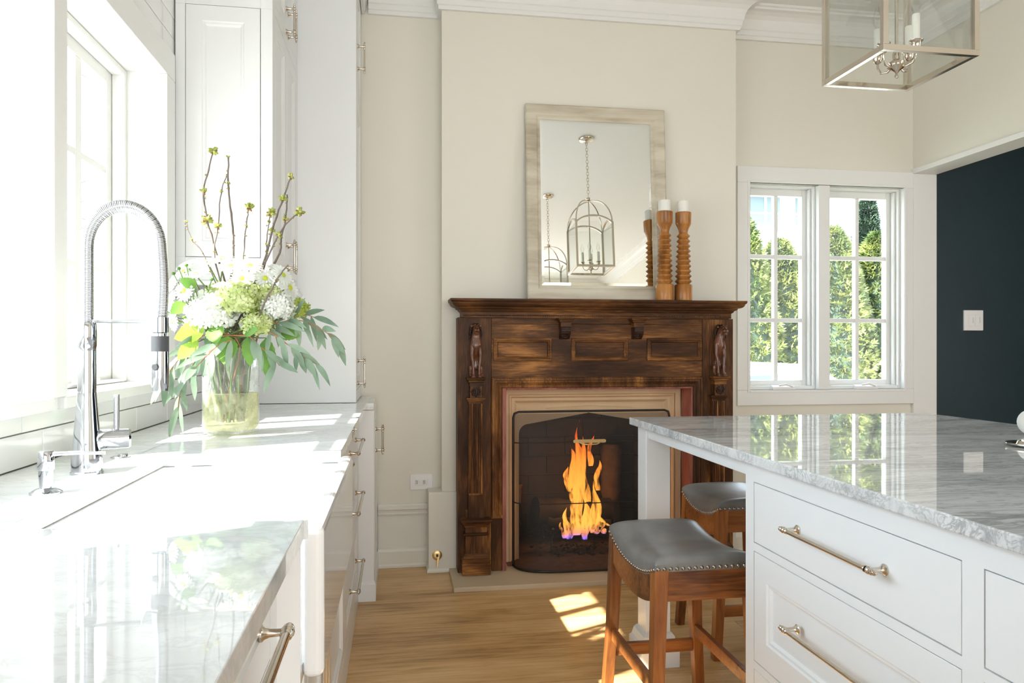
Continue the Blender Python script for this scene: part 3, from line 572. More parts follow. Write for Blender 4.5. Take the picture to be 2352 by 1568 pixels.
# pilasters
def pilaster(cx):
    p = MB(); w = .037
    # fluted shaft: reeds
    sh = MB(); sh.box(cx - w, cx + w, FY - .022, FY, .29, .90)
    sh.build('pilaster_shaft', 'oakv', t, .001)
    for i in range(6):
        x = cx - w + .007 + i * (2 * w - .014) / 5; MB().tube([(x, FY - .0225, .43), (x, FY - .0225, .885)], .0046, 8).build('reed', 'oakv', t)
    # shaft foot
    B(cx - w - .002, cx + w + .002, FY - .028, FY, .285, .42).build('shaft_foot', 'oakv', t, .001)
    B(cx - w - .016, cx + w + .016, FY - .008, FY, .285, .345).build('foot_wing', 'oakv', t, .002)
    # collar above
    MB().sweep([(cx - w, FY, 0), (cx - w, FY - .024, 0), (cx + w, FY - .024, 0), (cx + w, FY, 0)], (0, 0, 1), [(0, .895), (.004, .897), (.008, .905), (.011, .907), (.011, .914), (0, .916)]).build('collar', 'oakh', t)
    # carved corbel block holding the lion shelf
    k = B(cx - .031, cx + .031, FY - .045, FY, .914, .985).build('corbel_block', 'oakv', t, .003)
    s = MB()
    for sx in (-1, 1):
        s.tube([(cx + sx * .004, FY - .047, .925), (cx + sx * .018, FY - .049, .932), (cx + sx * .024, FY - .048, .948), (cx + sx * .016, FY - .049, .958), (cx + sx * .010, FY - .049, .948)], [.004, .005, .005, .004, .003], 6)
        for j in range(3): s.tube([(cx, FY - .046, .932 + j * .012), (cx + sx * .011, FY - .050, .940 + j * .012), (cx + sx * .016, FY - .046, .950 + j * .012)], [.003, .003, .001], 5)
        s.lathe([(0, .003), (.008, .003), (.010, 0)], (cx + sx * .031, FY - .032, .935), (sx, 0, 0), 12)
    s.tube([(cx, FY - .046, .92), (cx, FY - .051, .945), (cx, FY - .046, .972)], [.003, .005, .002], 6)
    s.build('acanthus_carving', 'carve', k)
    MB().sweep([(cx - .034, FY, 0), (cx - .034, FY - .048, 0), (cx + .034, FY - .048, 0), (cx + .034, FY, 0)], (0, 0, 1), [(-.03, .975), (.0, .975), (.0, .992), (.006, .996), (.006, 1.003), (.014, 1.009), (.016, 1.018), (-.03, 1.018)]).box(cx - .031, cx + .031, FY - .045, FY, .977, 1.0176).build('lion_shelf', 'oakh', t)
    # pedestal
    z = [(.285, .30)]
    B(cx - .055, cx + .055, FY - .045, FY, HZ, .29).build('pedestal', 'oakv', t, .002)
    def band(pr, nm): MB().sweep([(cx - .055, FY, 0), (cx - .055, FY - .045, 0), (cx + .055, FY - .045, 0), (cx + .055, FY, 0)], (0, 0, 1), pr).build(nm, 'oakh', t)
    band([(-.01, .262), (.003, .262), (.006, .272), (.012, .278), (.016, .286), (.022, .292), (.022, .300), (.010, .304), (-.04, .304)], 'pedestal_cap')
    band([(-.01, .218), (.004, .219), (.009, .224), (.009, .231), (.004, .235), (-.01, .236)], 'pedestal_band')
    band([(-.01, HZ + .001), (.016, HZ + .001), (.018, .078), (.012, .084), (.016, .089), (.016, .098), (.011, .102), (.013, .108), (.009, .117), (.002, .13), (-.01, .132)], 'pedestal_base')
pilaster(.396); pilaster(1.704)
# lions: one continuous skinned body each
def skin(name, verts, edges, radii, mat, parent, root=0, sub=2):
    me = bpy.data.meshes.new(name); me.from_pydata(verts, edges, []); o = bpy.data.objects.new(name, me); C.objects.link(o)
    md = o.modifiers.new('skin', 'SKIN'); md.use_smooth_shade = True
    sv = me.skin_vertices[0].data if me.skin_vertices else None
    if sv is None:
        bpy.context.view_layer.objects.active = o; bpy.ops.mesh.customdata_skin_add(); sv = me.skin_vertices[0].data
    for i, r in enumerate(radii): sv[i].radius = (r, r) if not isinstance(r, tuple) else r; sv[i].use_root = (i == root)
    s = o.modifiers.new('sub', 'SUBSURF'); s.levels = sub; s.render_levels = sub
    dg = bpy.context.evaluated_depsgraph_get(); nm = bpy.data.meshes.new_from_object(o.evaluated_get(dg)); o.modifiers.clear(); o.data = nm; nm.materials.append(M[mat]) if not nm.materials else None
    nm.materials[0] = M[mat]; nm.polygons.foreach_set('use_smooth', [True] * len(nm.polygons)); put(o, parent); return o
def lion(cx, turn):
    z0 = 1.018; y = FY - .028
    hx = turn * .014
    V = [(cx, y + .012, z0 + .185), (cx + hx * .3, y + .004, z0 + .222), (cx + hx * .8, y - .012, z0 + .252), (cx + hx * 1.2, y - .030, z0 + .240), (cx + hx * 1.25, y - .038, z0 + .236),
         (cx, y - .004, z0 + .150), (cx, y + .022, z0 + .100), (cx, y + .026, z0 + .045),
         (cx - .019, y - .008, z0 + .165), (cx - .022, y - .014, z0 + .115), (cx - .020, y - .020, z0 + .100), (cx - .015, y - .022, z0 + .045), (cx - .015, y - .026, z0 + .012), (cx - .016, y - .040, z0 + .007),
         (cx + .019, y - .008, z0 + .165), (cx + .022, y - .014, z0 + .115), (cx + .020, y - .020, z0 + .100), (cx + .015, y - .022, z0 + .045), (cx + .015, y - .026, z0 + .012), (cx + .016, y - .040, z0 + .007),
         (cx - .024, y + .016, z0 + .050), (cx - .026, y - .004, z0 + .058), (cx - .027, y + .002, z0 + .020), (cx - .029, y - .020, z0 + .007),
         (cx + .024, y + .016, z0 + .050), (cx + .026, y - .004, z0 + .058), (cx + .027, y + .002, z0 + .020), (cx + .029, y - .020, z0 + .007), (cx + hx, y + .004, z0 + .272)]
    Ed = [(0, 1), (1, 2), (2, 3), (3, 4), (0, 5), (5, 6), (6, 7), (0, 8), (8, 9), (9, 10), (10, 11), (11, 12), (12, 13), (0, 14), (14, 15), (15, 16), (16, 17), (17, 18), (18, 19), (7, 20), (20, 21), (21, 22), (22, 23), (7, 24), (24, 25), (25, 26), (26, 27), (2, 28)]
    Ra = [.024, .020, .025, .015, .009, .022, .018, .020, .0125, .0095, .0085, .0058, .0075, .0065, .0125, .0095, .0085, .0058, .0075, .0065, .013, .012, .008, .0065, .013, .012, .008, .0065, .012]
    b = skin('lion_figure', V, Ed, Ra, 'lion', t)
    m = MB(); rr = random.Random(int(cx * 100))
    mc = Vector((cx + hx * .6, y + .006, z0 + .222)); rad3 = Vector((.029, .024, .052))
    for i in range(150):
        ph = rr.uniform(.25, 2.7); a = rr.uniform(0, 2 * math.pi); d = Vector((math.sin(ph) * math.cos(a), math.sin(ph) * math.sin(a), math.cos(ph)))
        if d.y < -.45 and -.35 < d.z < .80: continue
        def on(ph_): return mc + Vector((math.sin(ph_) * math.cos(a) * rad3.x, math.sin(ph_) * math.sin(a) * rad3.y, math.cos(ph_) * rad3.z))
        m.tube([on(ph - .12), on(ph + .08) + d * .003, on(ph + .30) + d * .001], [.0022, .0042, .001], 5)
    m.build('mane', 'carve', b, kind='stuff')
    f = MB(); hxx = cx + hx * 1.15
    for sx in (-1, 1):
        f.ball((hxx + sx * .009, y - .034, z0 + .256), .004, 12); f.tube([(hxx + sx * .003, y - .038, z0 + .266), (hxx + sx * .010, y - .038, z0 + .268), (hxx + sx * .016, y - .030, z0 + .262)], [.002, .003, .002], 6)
        f.ball((hxx + sx * .0065, y - .044, z0 + .240), .0085, 14); f.ball((cx + hx + sx * .022, y - .006, z0 + .262), .0065, 12, (1, .5, 1))
        for j in range(4):
            f.ball((cx + sx * (.009 + j * .0045), y - .047 + abs(j - 1.5) * .002, z0 + .005), .0042, 6)
    f.tube([(hxx, y - .037, z0 + .262), (hxx, y - .046, z0 + .249)], [.004, .006], 10); f.ball((hxx, y - .040, z0 + .225), .0085, 14, (1.2, 1, .8))
    f.build('face', 'lion', b, kind='stuff')
lion(.396, 0); lion(1.704, 1)
# red stained liner round the masonry opening
t2 = thing('opening_liner', 'red brown wooden liner board inside the mantel opening', 'trim', (1.05, 3.82, HZ))
for nm, a in (('liner_board', (I0 + .001, I0 + .022, FY - .002, 3.892, HZ, .9725)), ('liner_board', (I1 - .022, I1 - .001, FY - .002, 3.892, HZ, .9725)), ('liner_board', (I0 + .023, I1 - .023, FY - .002, 3.892, .952, .9725))): B(*a).build(nm, 'red', t2, .002)
# stone surround with stepped mouldings and four-centred arch
t3 = thing('stone_surround', 'tan sandstone fireplace surround with stepped edges and pointed arch', 'fireplace surround', (1.045, 3.9, 0))
YS = 3.895; ax0, ax1, cxs = .654, 1.436, 1.045
def arch_pts(x0, x1, zs, za, rz, n=10):
    c = (x0 + x1) / 2; hw = (x1 - x0) / 2; P = [(x0, 0)]
    r = rz
    for i in range(n + 1):
        q = math.pi / 2 * i / n; P.append((x0 + r * (1 - math.cos(q)) * 1.0, zs + r * math.sin(q)))
    P.append((c, za)); Q = [(2 * c - x, z) for x, z in reversed(P[:-1])]; return P + Q
def slab(outer, inner, yf, yb, nm, parts):
    """stone between outer rectangle (x0,x1,zt) and inner arch polyline"""
    m = MB(); ox0, ox1, oz = outer; P = inner; n = len(P); O = []
    for i, (x, z) in enumerate(P):
        if i == 0: O.append((ox0, 0))
        elif i == n - 1: O.append((ox1, 0))
        else:
            # project to the outer rectangle
            if x < cxs - (cxs - ax0) * .82 and i < n / 2: O.append((ox0, min(oz, z * 1.0 + (oz - P[n // 2][1]) * (z / P[n // 2][1]))))
            elif x > cxs + (cxs - ax0) * .82 and i > n / 2: O.append((ox1, min(oz, z + (oz - P[n // 2][1]) * (z / P[n // 2][1]))))
            else: O.append((x, oz))
    # make sure corner points exist
    vs = [(x, yf, z) for x, z in P] + [(x, yf, z) for x, z in O] + [(x, yb, z) for x, z in P]
    fs = [(i, i + 1, n + i + 1, n + i) for i in range(n - 1)] + [(i + 1, i, 2 * n + i, 2 * n + i + 1) for i in range(n - 1)]
    m.add(vs, fs); return m
P = arch_pts(ax0, ax1, .70, .812, .055)
z = .022
P = [(x, max(zz, z)) for x, zz in P]
m = MB(); n = len(P)
# front face as strips to a flat topped rectangle
XO0, XO1, ZO = .600, 1.490, .862
O = []
for i, (x, zz) in enumerate(P):
    f = i / (n - 1)
    if i <= 1: O.append((XO0, zz if i == 0 else .70))
    elif i >= n - 2: O.append((XO1, zz if i == n - 1 else .70))
    elif i == 6: O.append((XO0, ZO))
    elif i == n - 7: O.append((XO1, ZO))
    elif i < 6: O.append((XO0, .70 + (ZO - .70) * (i - 1) / 5))
    elif i > n - 7: O.append((XO1, .70 + (ZO - .70) * (n - 2 - i) / 5))
    else: O.append((XO0 + (XO1 - XO0) * (i - 6) / (n - 13), ZO))
YA = 3.945
vs = [(x, YA, zz) for x, zz in P] + [(x, YA, zz) for x, zz in O] + [(x, 4.08, zz) for x, zz in P]
m.add(vs, [(i, i + 1, n + i + 1, n + i) for i in range(n - 1)] + [(i + 1, i, 2 * n + i, 2 * n + i + 1) for i in range(n - 1)])
m.build('arch_face', 'stone', t3, fix=True)
# stepped frame: outer band, two coves
STP = [(0, 0), (0, -.05), (.0, 0)]
def zfr(x0, x1, zt, prof, nm): MB().sweep([(x1, YS, .022), (x1, YS, zt), (x0, YS, zt), (x0, YS, .022)], (0, -1, 0), prof).build(nm, 'stone', t3)
zfr(.560, 1.556, .949, [(0, 0), (0, .0), (-.030, .0), (-.030, -.06), (0, -.06)], 'outer_band')
zfr(.590, 1.526, .919, [(0, -.012), (-.006, -.004), (-.012, -.004), (-.022, -.024), (-.026, -.024), (-.026, -.06), (0, -.06)], 'middle_moulding')
zfr(.616, 1.500, .893, [(0, -.024), (-.010, -.024), (-.024, -.046), (-.034, -.050), (-.034, -.07), (0, -.07)], 'inner_moulding')
# flat arch spandrel line
MB().tube([(1.30, YA - .001, .838), (1.045, YA - .004, .852), (.80, YA - .001, .838)], .003, 5).build('spandrel_line', 'stone', t3)
# firebox
t4 = thing('firebox', 'sooty brick firebox behind the arched opening', 'firebox', (1.045, 4.3, 0))
B(.60, 1.50, 3.99, 4.66, -.02, .016).build('firebox_floor', 'ash', t4)
B(.56, .58, 4.0, 4.66, 0, 1.1).box(1.51, 1.53, 4.0, 4.66, 0, 1.1).box(.56, 1.53, 4.56, 4.66, 0, 1.1).box(.56, 1.53, 4.08, 4.66, 1.08, 1.12).box(.5, .654, 4.0, 4.08, 0, 1.1).box(1.436, 1.6, 4.0, 4.08, 0, 1.1).box(.5, 1.6, 4.075, 4.09, .83, 1.1).build('mortar_backing', 'mortar', t4)
for r in range(9):
    zz = .02 + r * .118
    for k in range(-1, 6):
        a = .58 + k * .235 + (.1175 if r % 2 else 0); b = a + .228; a, b = max(a, .582), min(b, 1.508)
        if b - a > .03: B(a, b, 4.545 + rnd.uniform(0, .004), 4.57, zz, zz + .111).build('brick', 'soot', t4, .002, seg=1)
    for k in range(3):
        a = 4.1 + k * .225 - (.11 if r % 2 else 0); b = min(a + .218, 4.54); a = max(a, 4.09)
        B(.575, .592, a, b, zz, zz + .111).build('brick', 'soot', t4, .002, seg=1); B(1.498, 1.512, a, b, zz, zz + .111).build('brick', 'soot', t4, .002, seg=1)
# hearth
tag(MB().extr([(.268, 3.520), (1.86, 3.520), (1.86, 3.86), (1.581, 3.86), (1.5, 4.02), (.60, 4.02), (.56, 3.86), (.268, 3.86)], 2, -.004, .021).build('hearth_slab', 'hearth', None, .004), 'flat tan stone hearth slab in front of the fireplace', 'hearth')
# fire screen with bowed mesh
t5 = thing('fire_screen', 'black bowed mesh spark screen with a brass handle', 'fire screen', (1.04, 3.8, .022))
sx0, sx1, szt = .603, 1.46, .832; cxx = (sx0 + sx1) / 2; hw = (sx1 - sx0) / 2
def bow(zz): return .155 * max(0, 1 - (zz - .022) / (szt - .03)) ** .9
def scr(a, zz):   # a in -1..1 along width
    return (cxx + hw * a, 3.815 - bow(zz) * (1 - abs(a) ** 4.5) ** (1 / 2.2), zz)
N = 40; aa = [-math.cos(math.pi * i / N) for i in range(N + 1)]; aa = [(-1 + 2 * i / N) * .3 + a * .7 for i, a in enumerate(aa)]
zs = [.03 + (szt - .04) * j / 16 for j in range(17)]
ms = MB(); vs = [scr(a, zz) for zz in zs for a in aa]; k = N + 1
ms.add(vs, [(j * k + i, j * k + i + 1, (j + 1) * k + i + 1, (j + 1) * k + i) for j in range(16) for i in range(N)], True)
m = NT('wire_mesh'); m.b.inputs['Base Color'].default_value = (.02, .017, .015, 1); out = [n_ for n_ in m.t.nodes if n_.type == 'OUTPUT_MATERIAL'][0]
tr = m.n('ShaderNodeBsdfTransparent'); mx = m.n('ShaderNodeMixShader'); mx.inputs[0].default_value = .48; m.l(tr.outputs[0], mx.inputs[1]); m.l(m.b.outputs[0], mx.inputs[2]); m.l(mx.outputs[0], out.inputs[0])
ms.build('mesh_panel', m.m, t5)
fr = MB().tube([(sx0, 3.815, .026)] + [(sx0, 3.815, szt - .03), (sx0 + .006, 3.815, szt - .008), (sx0 + .028, 3.815, szt)] + [(cxx, 3.812, szt + .001)] + [(sx1 - .028, 3.815, szt), (sx1 - .006, 3.815, szt - .008), (sx1, 3.815, szt - .03), (sx1, 3.815, .026)], .0065, 8)
fr.tube([scr(a, .030) for a in aa], .007, 8); fr.build('frame', 'black', t5)
for zz in (.672, .362): MB().tube([scr(a, zz) for a in aa], .003, 6).build('cross_bar', 'black', t5)
hp = scr(-.1, .68); hyy = hp[1] - .006
h = MB().box(.925, 1.085, hyy - .002, hyy + .001, .668, .686); 
for sx in (.925, 1.085): h.lathe([(0, .003), (.009, .003), (.009, 0)], (sx, hyy, .677), (0, -1, 0), 12)
h.tube([(.948, hyy, .677), (.948, hyy - .012, .672), (.962, hyy - .018, .664), (1.0, hyy - .02, .661), (1.04, hyy - .018, .663), (1.062, hyy - .012, .672), (1.062, hyy, .677)], .0035, 8)
h.build('handle', 'brass', t5)
ap = [(cxx + hw * a * .985, max(3.66, 3.822 - .150 * (1 - abs(a) ** 4.5) ** (1 / 2.2))) for a in aa]
B(.575, 1.515, 3.823, 4.02, .0212, .0232).extr(ap, 2, .0212, .0230).build('ash_layer', 'ash', t4)
# logs and grate
t6 = thing('fire_grate', 'black iron fire grate under the burning logs', 'grate', (1.04, 4.2, .02))
g = MB()
for x in (.86, .95, 1.04, 1.13, 1.22): g.tube([(x, 4.02, .16), (x, 4.05, .11), (x, 4.32, .11), (x, 4.36, .16)], .008, 6)
for y_ in (4.08, 4.3): g.tube([(.82, y_, .10), (1.26, y_, .10)], .009, 6)
for x in (.86, 1.22):
    for y_ in (4.08, 4.3): g.tube([(x, y_, .10), (x, y_ - .02, .018)], .008, 6)
g.build('bars', 'black', t6)
def log(p, q, r, mat, label, seed):
    rr = random.Random(seed); p, q = Vector(p), Vector(q); n = 10; pts = [p.lerp(q, i / n) + Vector((0, rr.uniform(-.004, .004), rr.uniform(-.004, .004))) for i in range(n + 1)]
    return tag(MB().tube(pts, [r * rr.uniform(.88, 1.1) for _ in pts], 12).build('log', mat), label, 'log')
log((.80, 4.26, .20), (1.27, 4.27, .19), .085, 'char', 'thick charred back log on the grate', 1)
log((.84, 4.08, .165), (1.20, 4.06, .15), .045, 'char', 'thinner charred log across the front of the grate', 2)
log((1.30, 4.40, .10), (1.33, 4.47, .56), .06, 'bark', 'upright split log leaning at the right of the firebox', 3)
log((.68, 4.38, .04), (.70, 4.44, .34), .055, 'bark', 'short upright log at the left of the firebox', 4)
e = MB(); rr = random.Random(9)
for i in range(120):
    x, y_ = rr.gauss(1.03, .16), rr.uniform(3.95, 4.2); s = rr.uniform(.004, .014)
    if .66 < x < 1.42: e.ball((x, y_, .02 + s * .4 + (.02 * rr.random() if 4.02 < y_ else 0)), s, 5, (1.3, 1, .6))
tag(e.build('ember_debris', 'char', None, kind='stuff'), 'charcoal crumbs and ash scattered under the grate', 'embers')
fm = NT('flame'); out = [n_ for n_ in fm.t.nodes if n_.type == 'OUTPUT_MATERIAL'][0]; fm.t.nodes.remove(fm.b)
tc = fm.n('ShaderNodeTexCoord'); sp = fm.n('ShaderNodeSeparateXYZ'); fm.l(tc.outputs['Object'], sp.inputs[0])
mr = fm.n('ShaderNodeMapRange'); fm.l(sp.outputs['Z'], mr.inputs[0]); mr.inputs[1].default_value = .10; mr.inputs[2].default_value = .68
nz = fm.n('ShaderNodeTexNoise', i_Scale=1.0, i_Detail=3.0, i_Distortion=.6); mp = fm.n('ShaderNodeMapping'); mp.inputs['Scale'].default_value = (45, 45, 9); fm.l(tc.outputs['Object'], mp.inputs[0]); fm.l(mp.outputs[0], nz.inputs['Vector'])
r = ramp(fm, mr.outputs[0], [(.0, (.20, .14, .9)), (.06, (.9, .28, .12)), (.14, (1, .42, .06)), (.5, (1, .36, .045)), (.85, (1, .20, .02)), (1, (.6, .08, .01))])
em = fm.n('ShaderNodeEmission'); fm.l(r.outputs[0], em.inputs[0])
lw = fm.n('ShaderNodeLayerWeight', i_Blend=.35); iv = fm.n('ShaderNodeMath', operation='SUBTRACT'); iv.inputs[0].default_value = 1; fm.l(lw.outputs['Facing'], iv.inputs[1])
pw = fm.n('ShaderNodeMath', operation='POWER'); fm.l(iv.outputs[0], pw.inputs[0]); pw.inputs[1].default_value = 1.6
mu = fm.n('ShaderNodeMath', operation='MULTIPLY'); fm.l(pw.outputs[0], mu.inputs[0])
nr = fm.n('ShaderNodeMapRange'); fm.l(nz.outputs[0], nr.inputs[0]); nr.inputs[1].default_value = .36; nr.inputs[2].default_value = .62; fm.l(nr.outputs[0], mu.inputs[1])
em.inputs[1].default_value = 1.7
tr = fm.n('ShaderNodeBsdfTransparent'); mx = fm.n('ShaderNodeMixShader'); fm.l(mu.outputs[0], mx.inputs[0]); fm.l(tr.outputs[0], mx.inputs[1]); fm.l(em.outputs[0], mx.inputs[2]); fm.l(mx.outputs[0], out.inputs[0])
t7 = thing('fire', 'orange flames rising from the burning logs', 'fire', (1.03, 4.05, .12))
rf = random.Random(12)
def tongue(x, y_, z0, z1, w, lean, seed):
    n = 18; mb = MB(); vs = []; sg = 12; ph = seed * 1.7
    for i in range(n + 1):
        q = i / n; zz = z0 + (z1 - z0) * q; wd = w * (math.sin(math.pi * min(1, q * 1.0 + .14)) ** .8) * (1 - q) ** .35 if q < 1 else .0005
        cx_ = x + lean * q + .014 * math.sin(q * 7 + ph) * (.3 + q); 
        for k in range(sg):
            a = 2 * math.pi * k / sg; rr_ = wd * (1 + .35 * math.sin(2 * a + q * 8 + ph)); vs.append((cx_ + math.cos(a) * rr_, y_ + math.sin(a) * rr_ * .5, zz))
    mb.add(vs, [(i * sg + k, i * sg + (k + 1) % sg, (i + 1) * sg + (k + 1) % sg, (i + 1) * sg + k) for i in range(n) for k in range(sg)], True)
    mb.build('flame', fm.m, t7)
for a in [(.99, 4.02, .12, .44, .034, .0, 1), (1.02, 4.03, .13, .70, .036, -.03, 2), (1.09, 4.02, .13, .46, .030, .02, 3), (.95, 4.02, .10, .30, .026, -.02, 4), (1.06, 4.04, .3, .72, .030, -.045, 5), (1.0, 4.05, .34, .66, .034, -.03, 6),
          (1.115, 4.03, .12, .27, .030, .03, 7), (.965, 4.04, .36, .52, .028, -.03, 8), (1.125, 4.05, .36, .56, .020, .0, 9), (1.04, 4.0, .10, .36, .036, .01, 10), (1.02, 4.05, .44, .76, .024, -.01, 11), (1.08, 4.05, .50, .70, .018, .01, 12), (1.0, 4.06, .3, .6, .05, 0, 13), (1.16, 4.03, .12, .20, .03, .02, 14), (.92, 4.0, .11, .22, .018, -.02, 15)]: tongue(*a)
fl_ = bpy.data.lights.new('fire_light', 'POINT'); fl_.energy = 2.2; fl_.color = (1, .45, .15); fl_.shadow_soft_size = .08
fo = bpy.data.objects.new('fire_light', fl_); C.objects.link(fo); fo.location = (1.03, 4.12, .35)
# ================================================================ MIRROR AND CANDLES
lean = R(3.9); t = thing('wall_mirror', 'large champagne silver framed mirror leaning above the mantel', 'mirror', (1.04, 3.78, 1.419))
MW, MH, FRW = .768, 1.045, .078
def mk(mb, nm, mat, bevel=0):
    Mx = Matrix.Translation((1.056, 3.79, 1.4195)) @ Matrix.Rotation(-lean, 4, 'X')
    mb.v = [tuple(Mx @ Vector(v)) for v in mb.v]; return mb.build(nm, mat, t, bevel)
mk(MB().sweep([(-MW / 2, 0, 0), (MW / 2, 0, 0), (MW / 2, 0, MH), (-MW / 2, 0, MH)], (0, -1, 0), [(0, 0), (0, .024), (-.006, .028), (-FRW + .022, .022), (-FRW + .012, .013), (-FRW, .012), (-FRW, 0)], closed=True), 'frame', 'silver')
a, b, c, d = -MW / 2 + FRW - .004, MW / 2 - FRW + .004, FRW - .004, MH - FRW + .004; bv = .018
vs = [(a, -.008, c), (b, -.008, c), (b, -.008, d), (a, -.008, d), (a + bv, -.0098, c + bv), (b - bv, -.0098, c + bv), (b - bv, -.0098, d - bv), (a + bv, -.0098, d - bv), (a, 0, c), (b, 0, c), (b, 0, d), (a, 0, d)]
mk(MB().add(vs, [(4, 5, 6, 7), (0, 1, 5, 4), (1, 2, 6, 5), (2, 3, 7, 6), (3, 0, 4, 7), (8, 11, 10, 9), (0, 8, 9, 1), (1, 9, 10, 2), (2, 10, 11, 3), (3, 11, 8, 0)]), 'bevelled_glass', 'mirror')
def candlestick(x, y_, label):
    t = thing('candlestick', label, 'candlestick', (x, y_, 1.419), 'turned wooden candlesticks on the mantel')
    z0 = 1.419; pr = [(0, 0), (.046, 0), (.047, .004), (.047, .080), (.044, .084)]
    zz = .088; 
    for i in range(10):
        r_ = .044 - .0105 * i / 10; ri = r_ - .012; pr += [(ri, zz), (ri + .002, zz + .003), (r_, zz + .013), (r_, zz + .016), (ri + .002, zz + .026)]; zz += .0265
    pr += [(.023, zz + .006), (.026, zz + .022), (.037, zz + .046), (.041, zz + .054), (.042, .465), (.040, .467), (.033, .467), (0, .466)]
    MB().lathe(pr, (x, y_, z0), seg=28).build('turned_stem', 'cwood', t)
    MB().lathe([(0, .466), (.0315, .466), (.0325, .470), (.0325, .520), (.030, .526), (.010, .523), (0, .522)], (x, y_, z0), seg=24).build('candle', 'candle', t)
    MB().tube([(x, y_, z0 + .520), (x - .001, y_, z0 + .532), (x + .002, y_, z0 + .548)], .0014, 6).build('wick', 'candle', t)
candlestick(1.392, 3.705, 'turned wooden candlestick with white candle, standing nearest the mirror')
candlestick(1.500, 3.715, 'turned wooden candlestick with white candle, further right of the mirror')
# ================================================================ STOOLS
def stool(x0, x1, y0, y1, label):
    """saddle stool; the saddle dips along y"""
    cx_, cy_ = (x0 + x1) / 2, (y0 + y1) / 2; t = thing('counter_stool', label, 'stool', (cx_, cy_, 0), 'saddle seat counter stools')
    hx_, hy_ = (x1 - x0) / 2, (y1 - y0) / 2
    def zl(v): return .570 - .044 * (1 - abs(v) ** 2.2)      # nail line height
    # cushion
    n1, n2 = 28, 36; top = []; c = MB(); vs = []
    for j in range(n2 + 1):
        v = math.sin(math.pi / 2 * (-1 + 2 * j / n2))
        for i in range(n1 + 1):
            u = math.sin(math.pi / 2 * (-1 + 2 * i / n1)); e = (1 - abs(u) ** 6) ** .5 * (1 - abs(v) ** 7) ** .5; e = max(0, e)
            e = e ** .7
            inset = .0 
            z_ = zl(v) + .004 + .036 * e + .004 * (1 - u * u) + .014 * (1 - abs(v) ** 2.2) * e; vs.append((cx_ + hx_ * u, cy_ + hy_ * v, z_))
    k = n1 + 1; fs = [(j * k + i, j * k + i + 1, (j + 1) * k + i + 1, (j + 1) * k + i) for j in range(n2) for i in range(n1)]
    c.add(vs, fs, True)
    # sides down to the band
    per = [(i, 0) for i in range(n1)] + [(n1, j) for j in range(n2)] + [(i, n2) for i in range(n1, 0, -1)] + [(0, j) for j in range(n2, 0, -1)]
    top_ = [vs[j * k + i] for i, j in per]; bot = [(p[0], p[1], zl((p[1] - cy_) / hy_) - .014) for p in top_]; m_ = len(per)
    c.add(top_ + bot, [(a, (a + 1) % m_, m_ + (a + 1) % m_, m_ + a) for a in range(m_)], True); c.add(bot, [tuple(range(m_))])
    c.build('cushion', 'leather', t, fix=False)
    # nailheads, each one a part
    proto = MB().lathe([(0, .0045), (.003, .004), (.0055, .0015), (.006, 0)], (0, 0, 0), (0, 0, 1), 8).build('nailhead', 'nail', t); pm = proto.data; first = [proto]
    def nail(p, q):
        if first: o = first.pop()
        else: o = proto.copy(); C.objects.link(o)
        o.parent = t; o.matrix_parent_inverse = Matrix.Translation(-Vector(t.location)); o.location = p; o.rotation_euler = Vector(q).to_track_quat('Z', 'Y').to_euler()
    ny, nx = 25, 17
    for i in range(ny):
        v = -1 + 2 * (i + .5) / ny
        for sx in (-1, 1): nail((cx_ + sx * (hx_ + .0005), cy_ + hy_ * v, zl(v) - .006), (sx, 0, 0))
    for i in range(nx):
        u = -1 + 2 * (i + .5) / nx
        for sy_ in (-1, 1): nail((cx_ + hx_ * u, cy_ + sy_ * (hy_ + .0005), zl(1) - .006), (0, sy_, 0))
    # aprons
    def sapron(sx):
        m = MB(); n = 16; xo, xi = cx_ + sx * (hx_ - .002), cx_ + sx * (hx_ - .024); vs = []
        for i in range(n + 1):
            v = -.93 + 1.86 * i / n; zt = zl(v) - .012; zb = zt - .078 + (.03 * abs(v) ** 3 if False else 0); vs += [(xo, cy_ + hy_ * v, zt), (xi, cy_ + hy_ * v, zt), (xi, cy_ + hy_ * v, zb), (xo, cy_ + hy_ * v, zb)]
        m.add(vs, [(i * 4 + q, i * 4 + (q + 1) % 4, i * 4 + 4 + (q + 1) % 4, i * 4 + 4 + q) for i in range(n) for q in range(4)] + [(0, 1, 2, 3), (n * 4 + 3, n * 4 + 2, n * 4 + 1, n * 4)]); m.build('side_apron', 'swh', t)
    sapron(-1); sapron(1)
    for sy_ in (-1, 1): B(cx_ - hx_ + .03, cx_ + hx_ - .03, cy_ + sy_ * (hy_ - .002), cy_ + sy_ * (hy_ - .024), .473, .560).build('end_apron', 'swh', t, .002)
    # legs splay outward
    for sx in (-1, 1):
        for sy_ in (-1, 1):
            X, Y_ = cx_ + sx * (hx_ - .020), cy_ + sy_ * (hy_ - .020)
            m = MB(); s0, s1, s2 = .019, .0175, .016; dx, dy = .030, .022
            lv = [(0.0, dx, dy, s2), (.25, dx * .42, dy * .45, s1), (.56, 0, 0, s0 + .001)]; vs = []
            for z_, ax_, ay_, s_ in lv: vs += [(X + sx * ax_ + a * s_, Y_ + sy_ * ay_ + b * s_ * 1.05, z_) for a, b in ((-1, -1), (1, -1), (1, 1), (-1, 1))]
            m.add(vs, [(i * 4 + q, i * 4 + (q + 1) % 4, i * 4 + 4 + (q + 1) % 4, i * 4 + 4 + q) for i in range(2) for q in range(4)] + [(3, 2, 1, 0), (8, 9, 10, 11)]); m.build('leg', 'sw', t, .002)
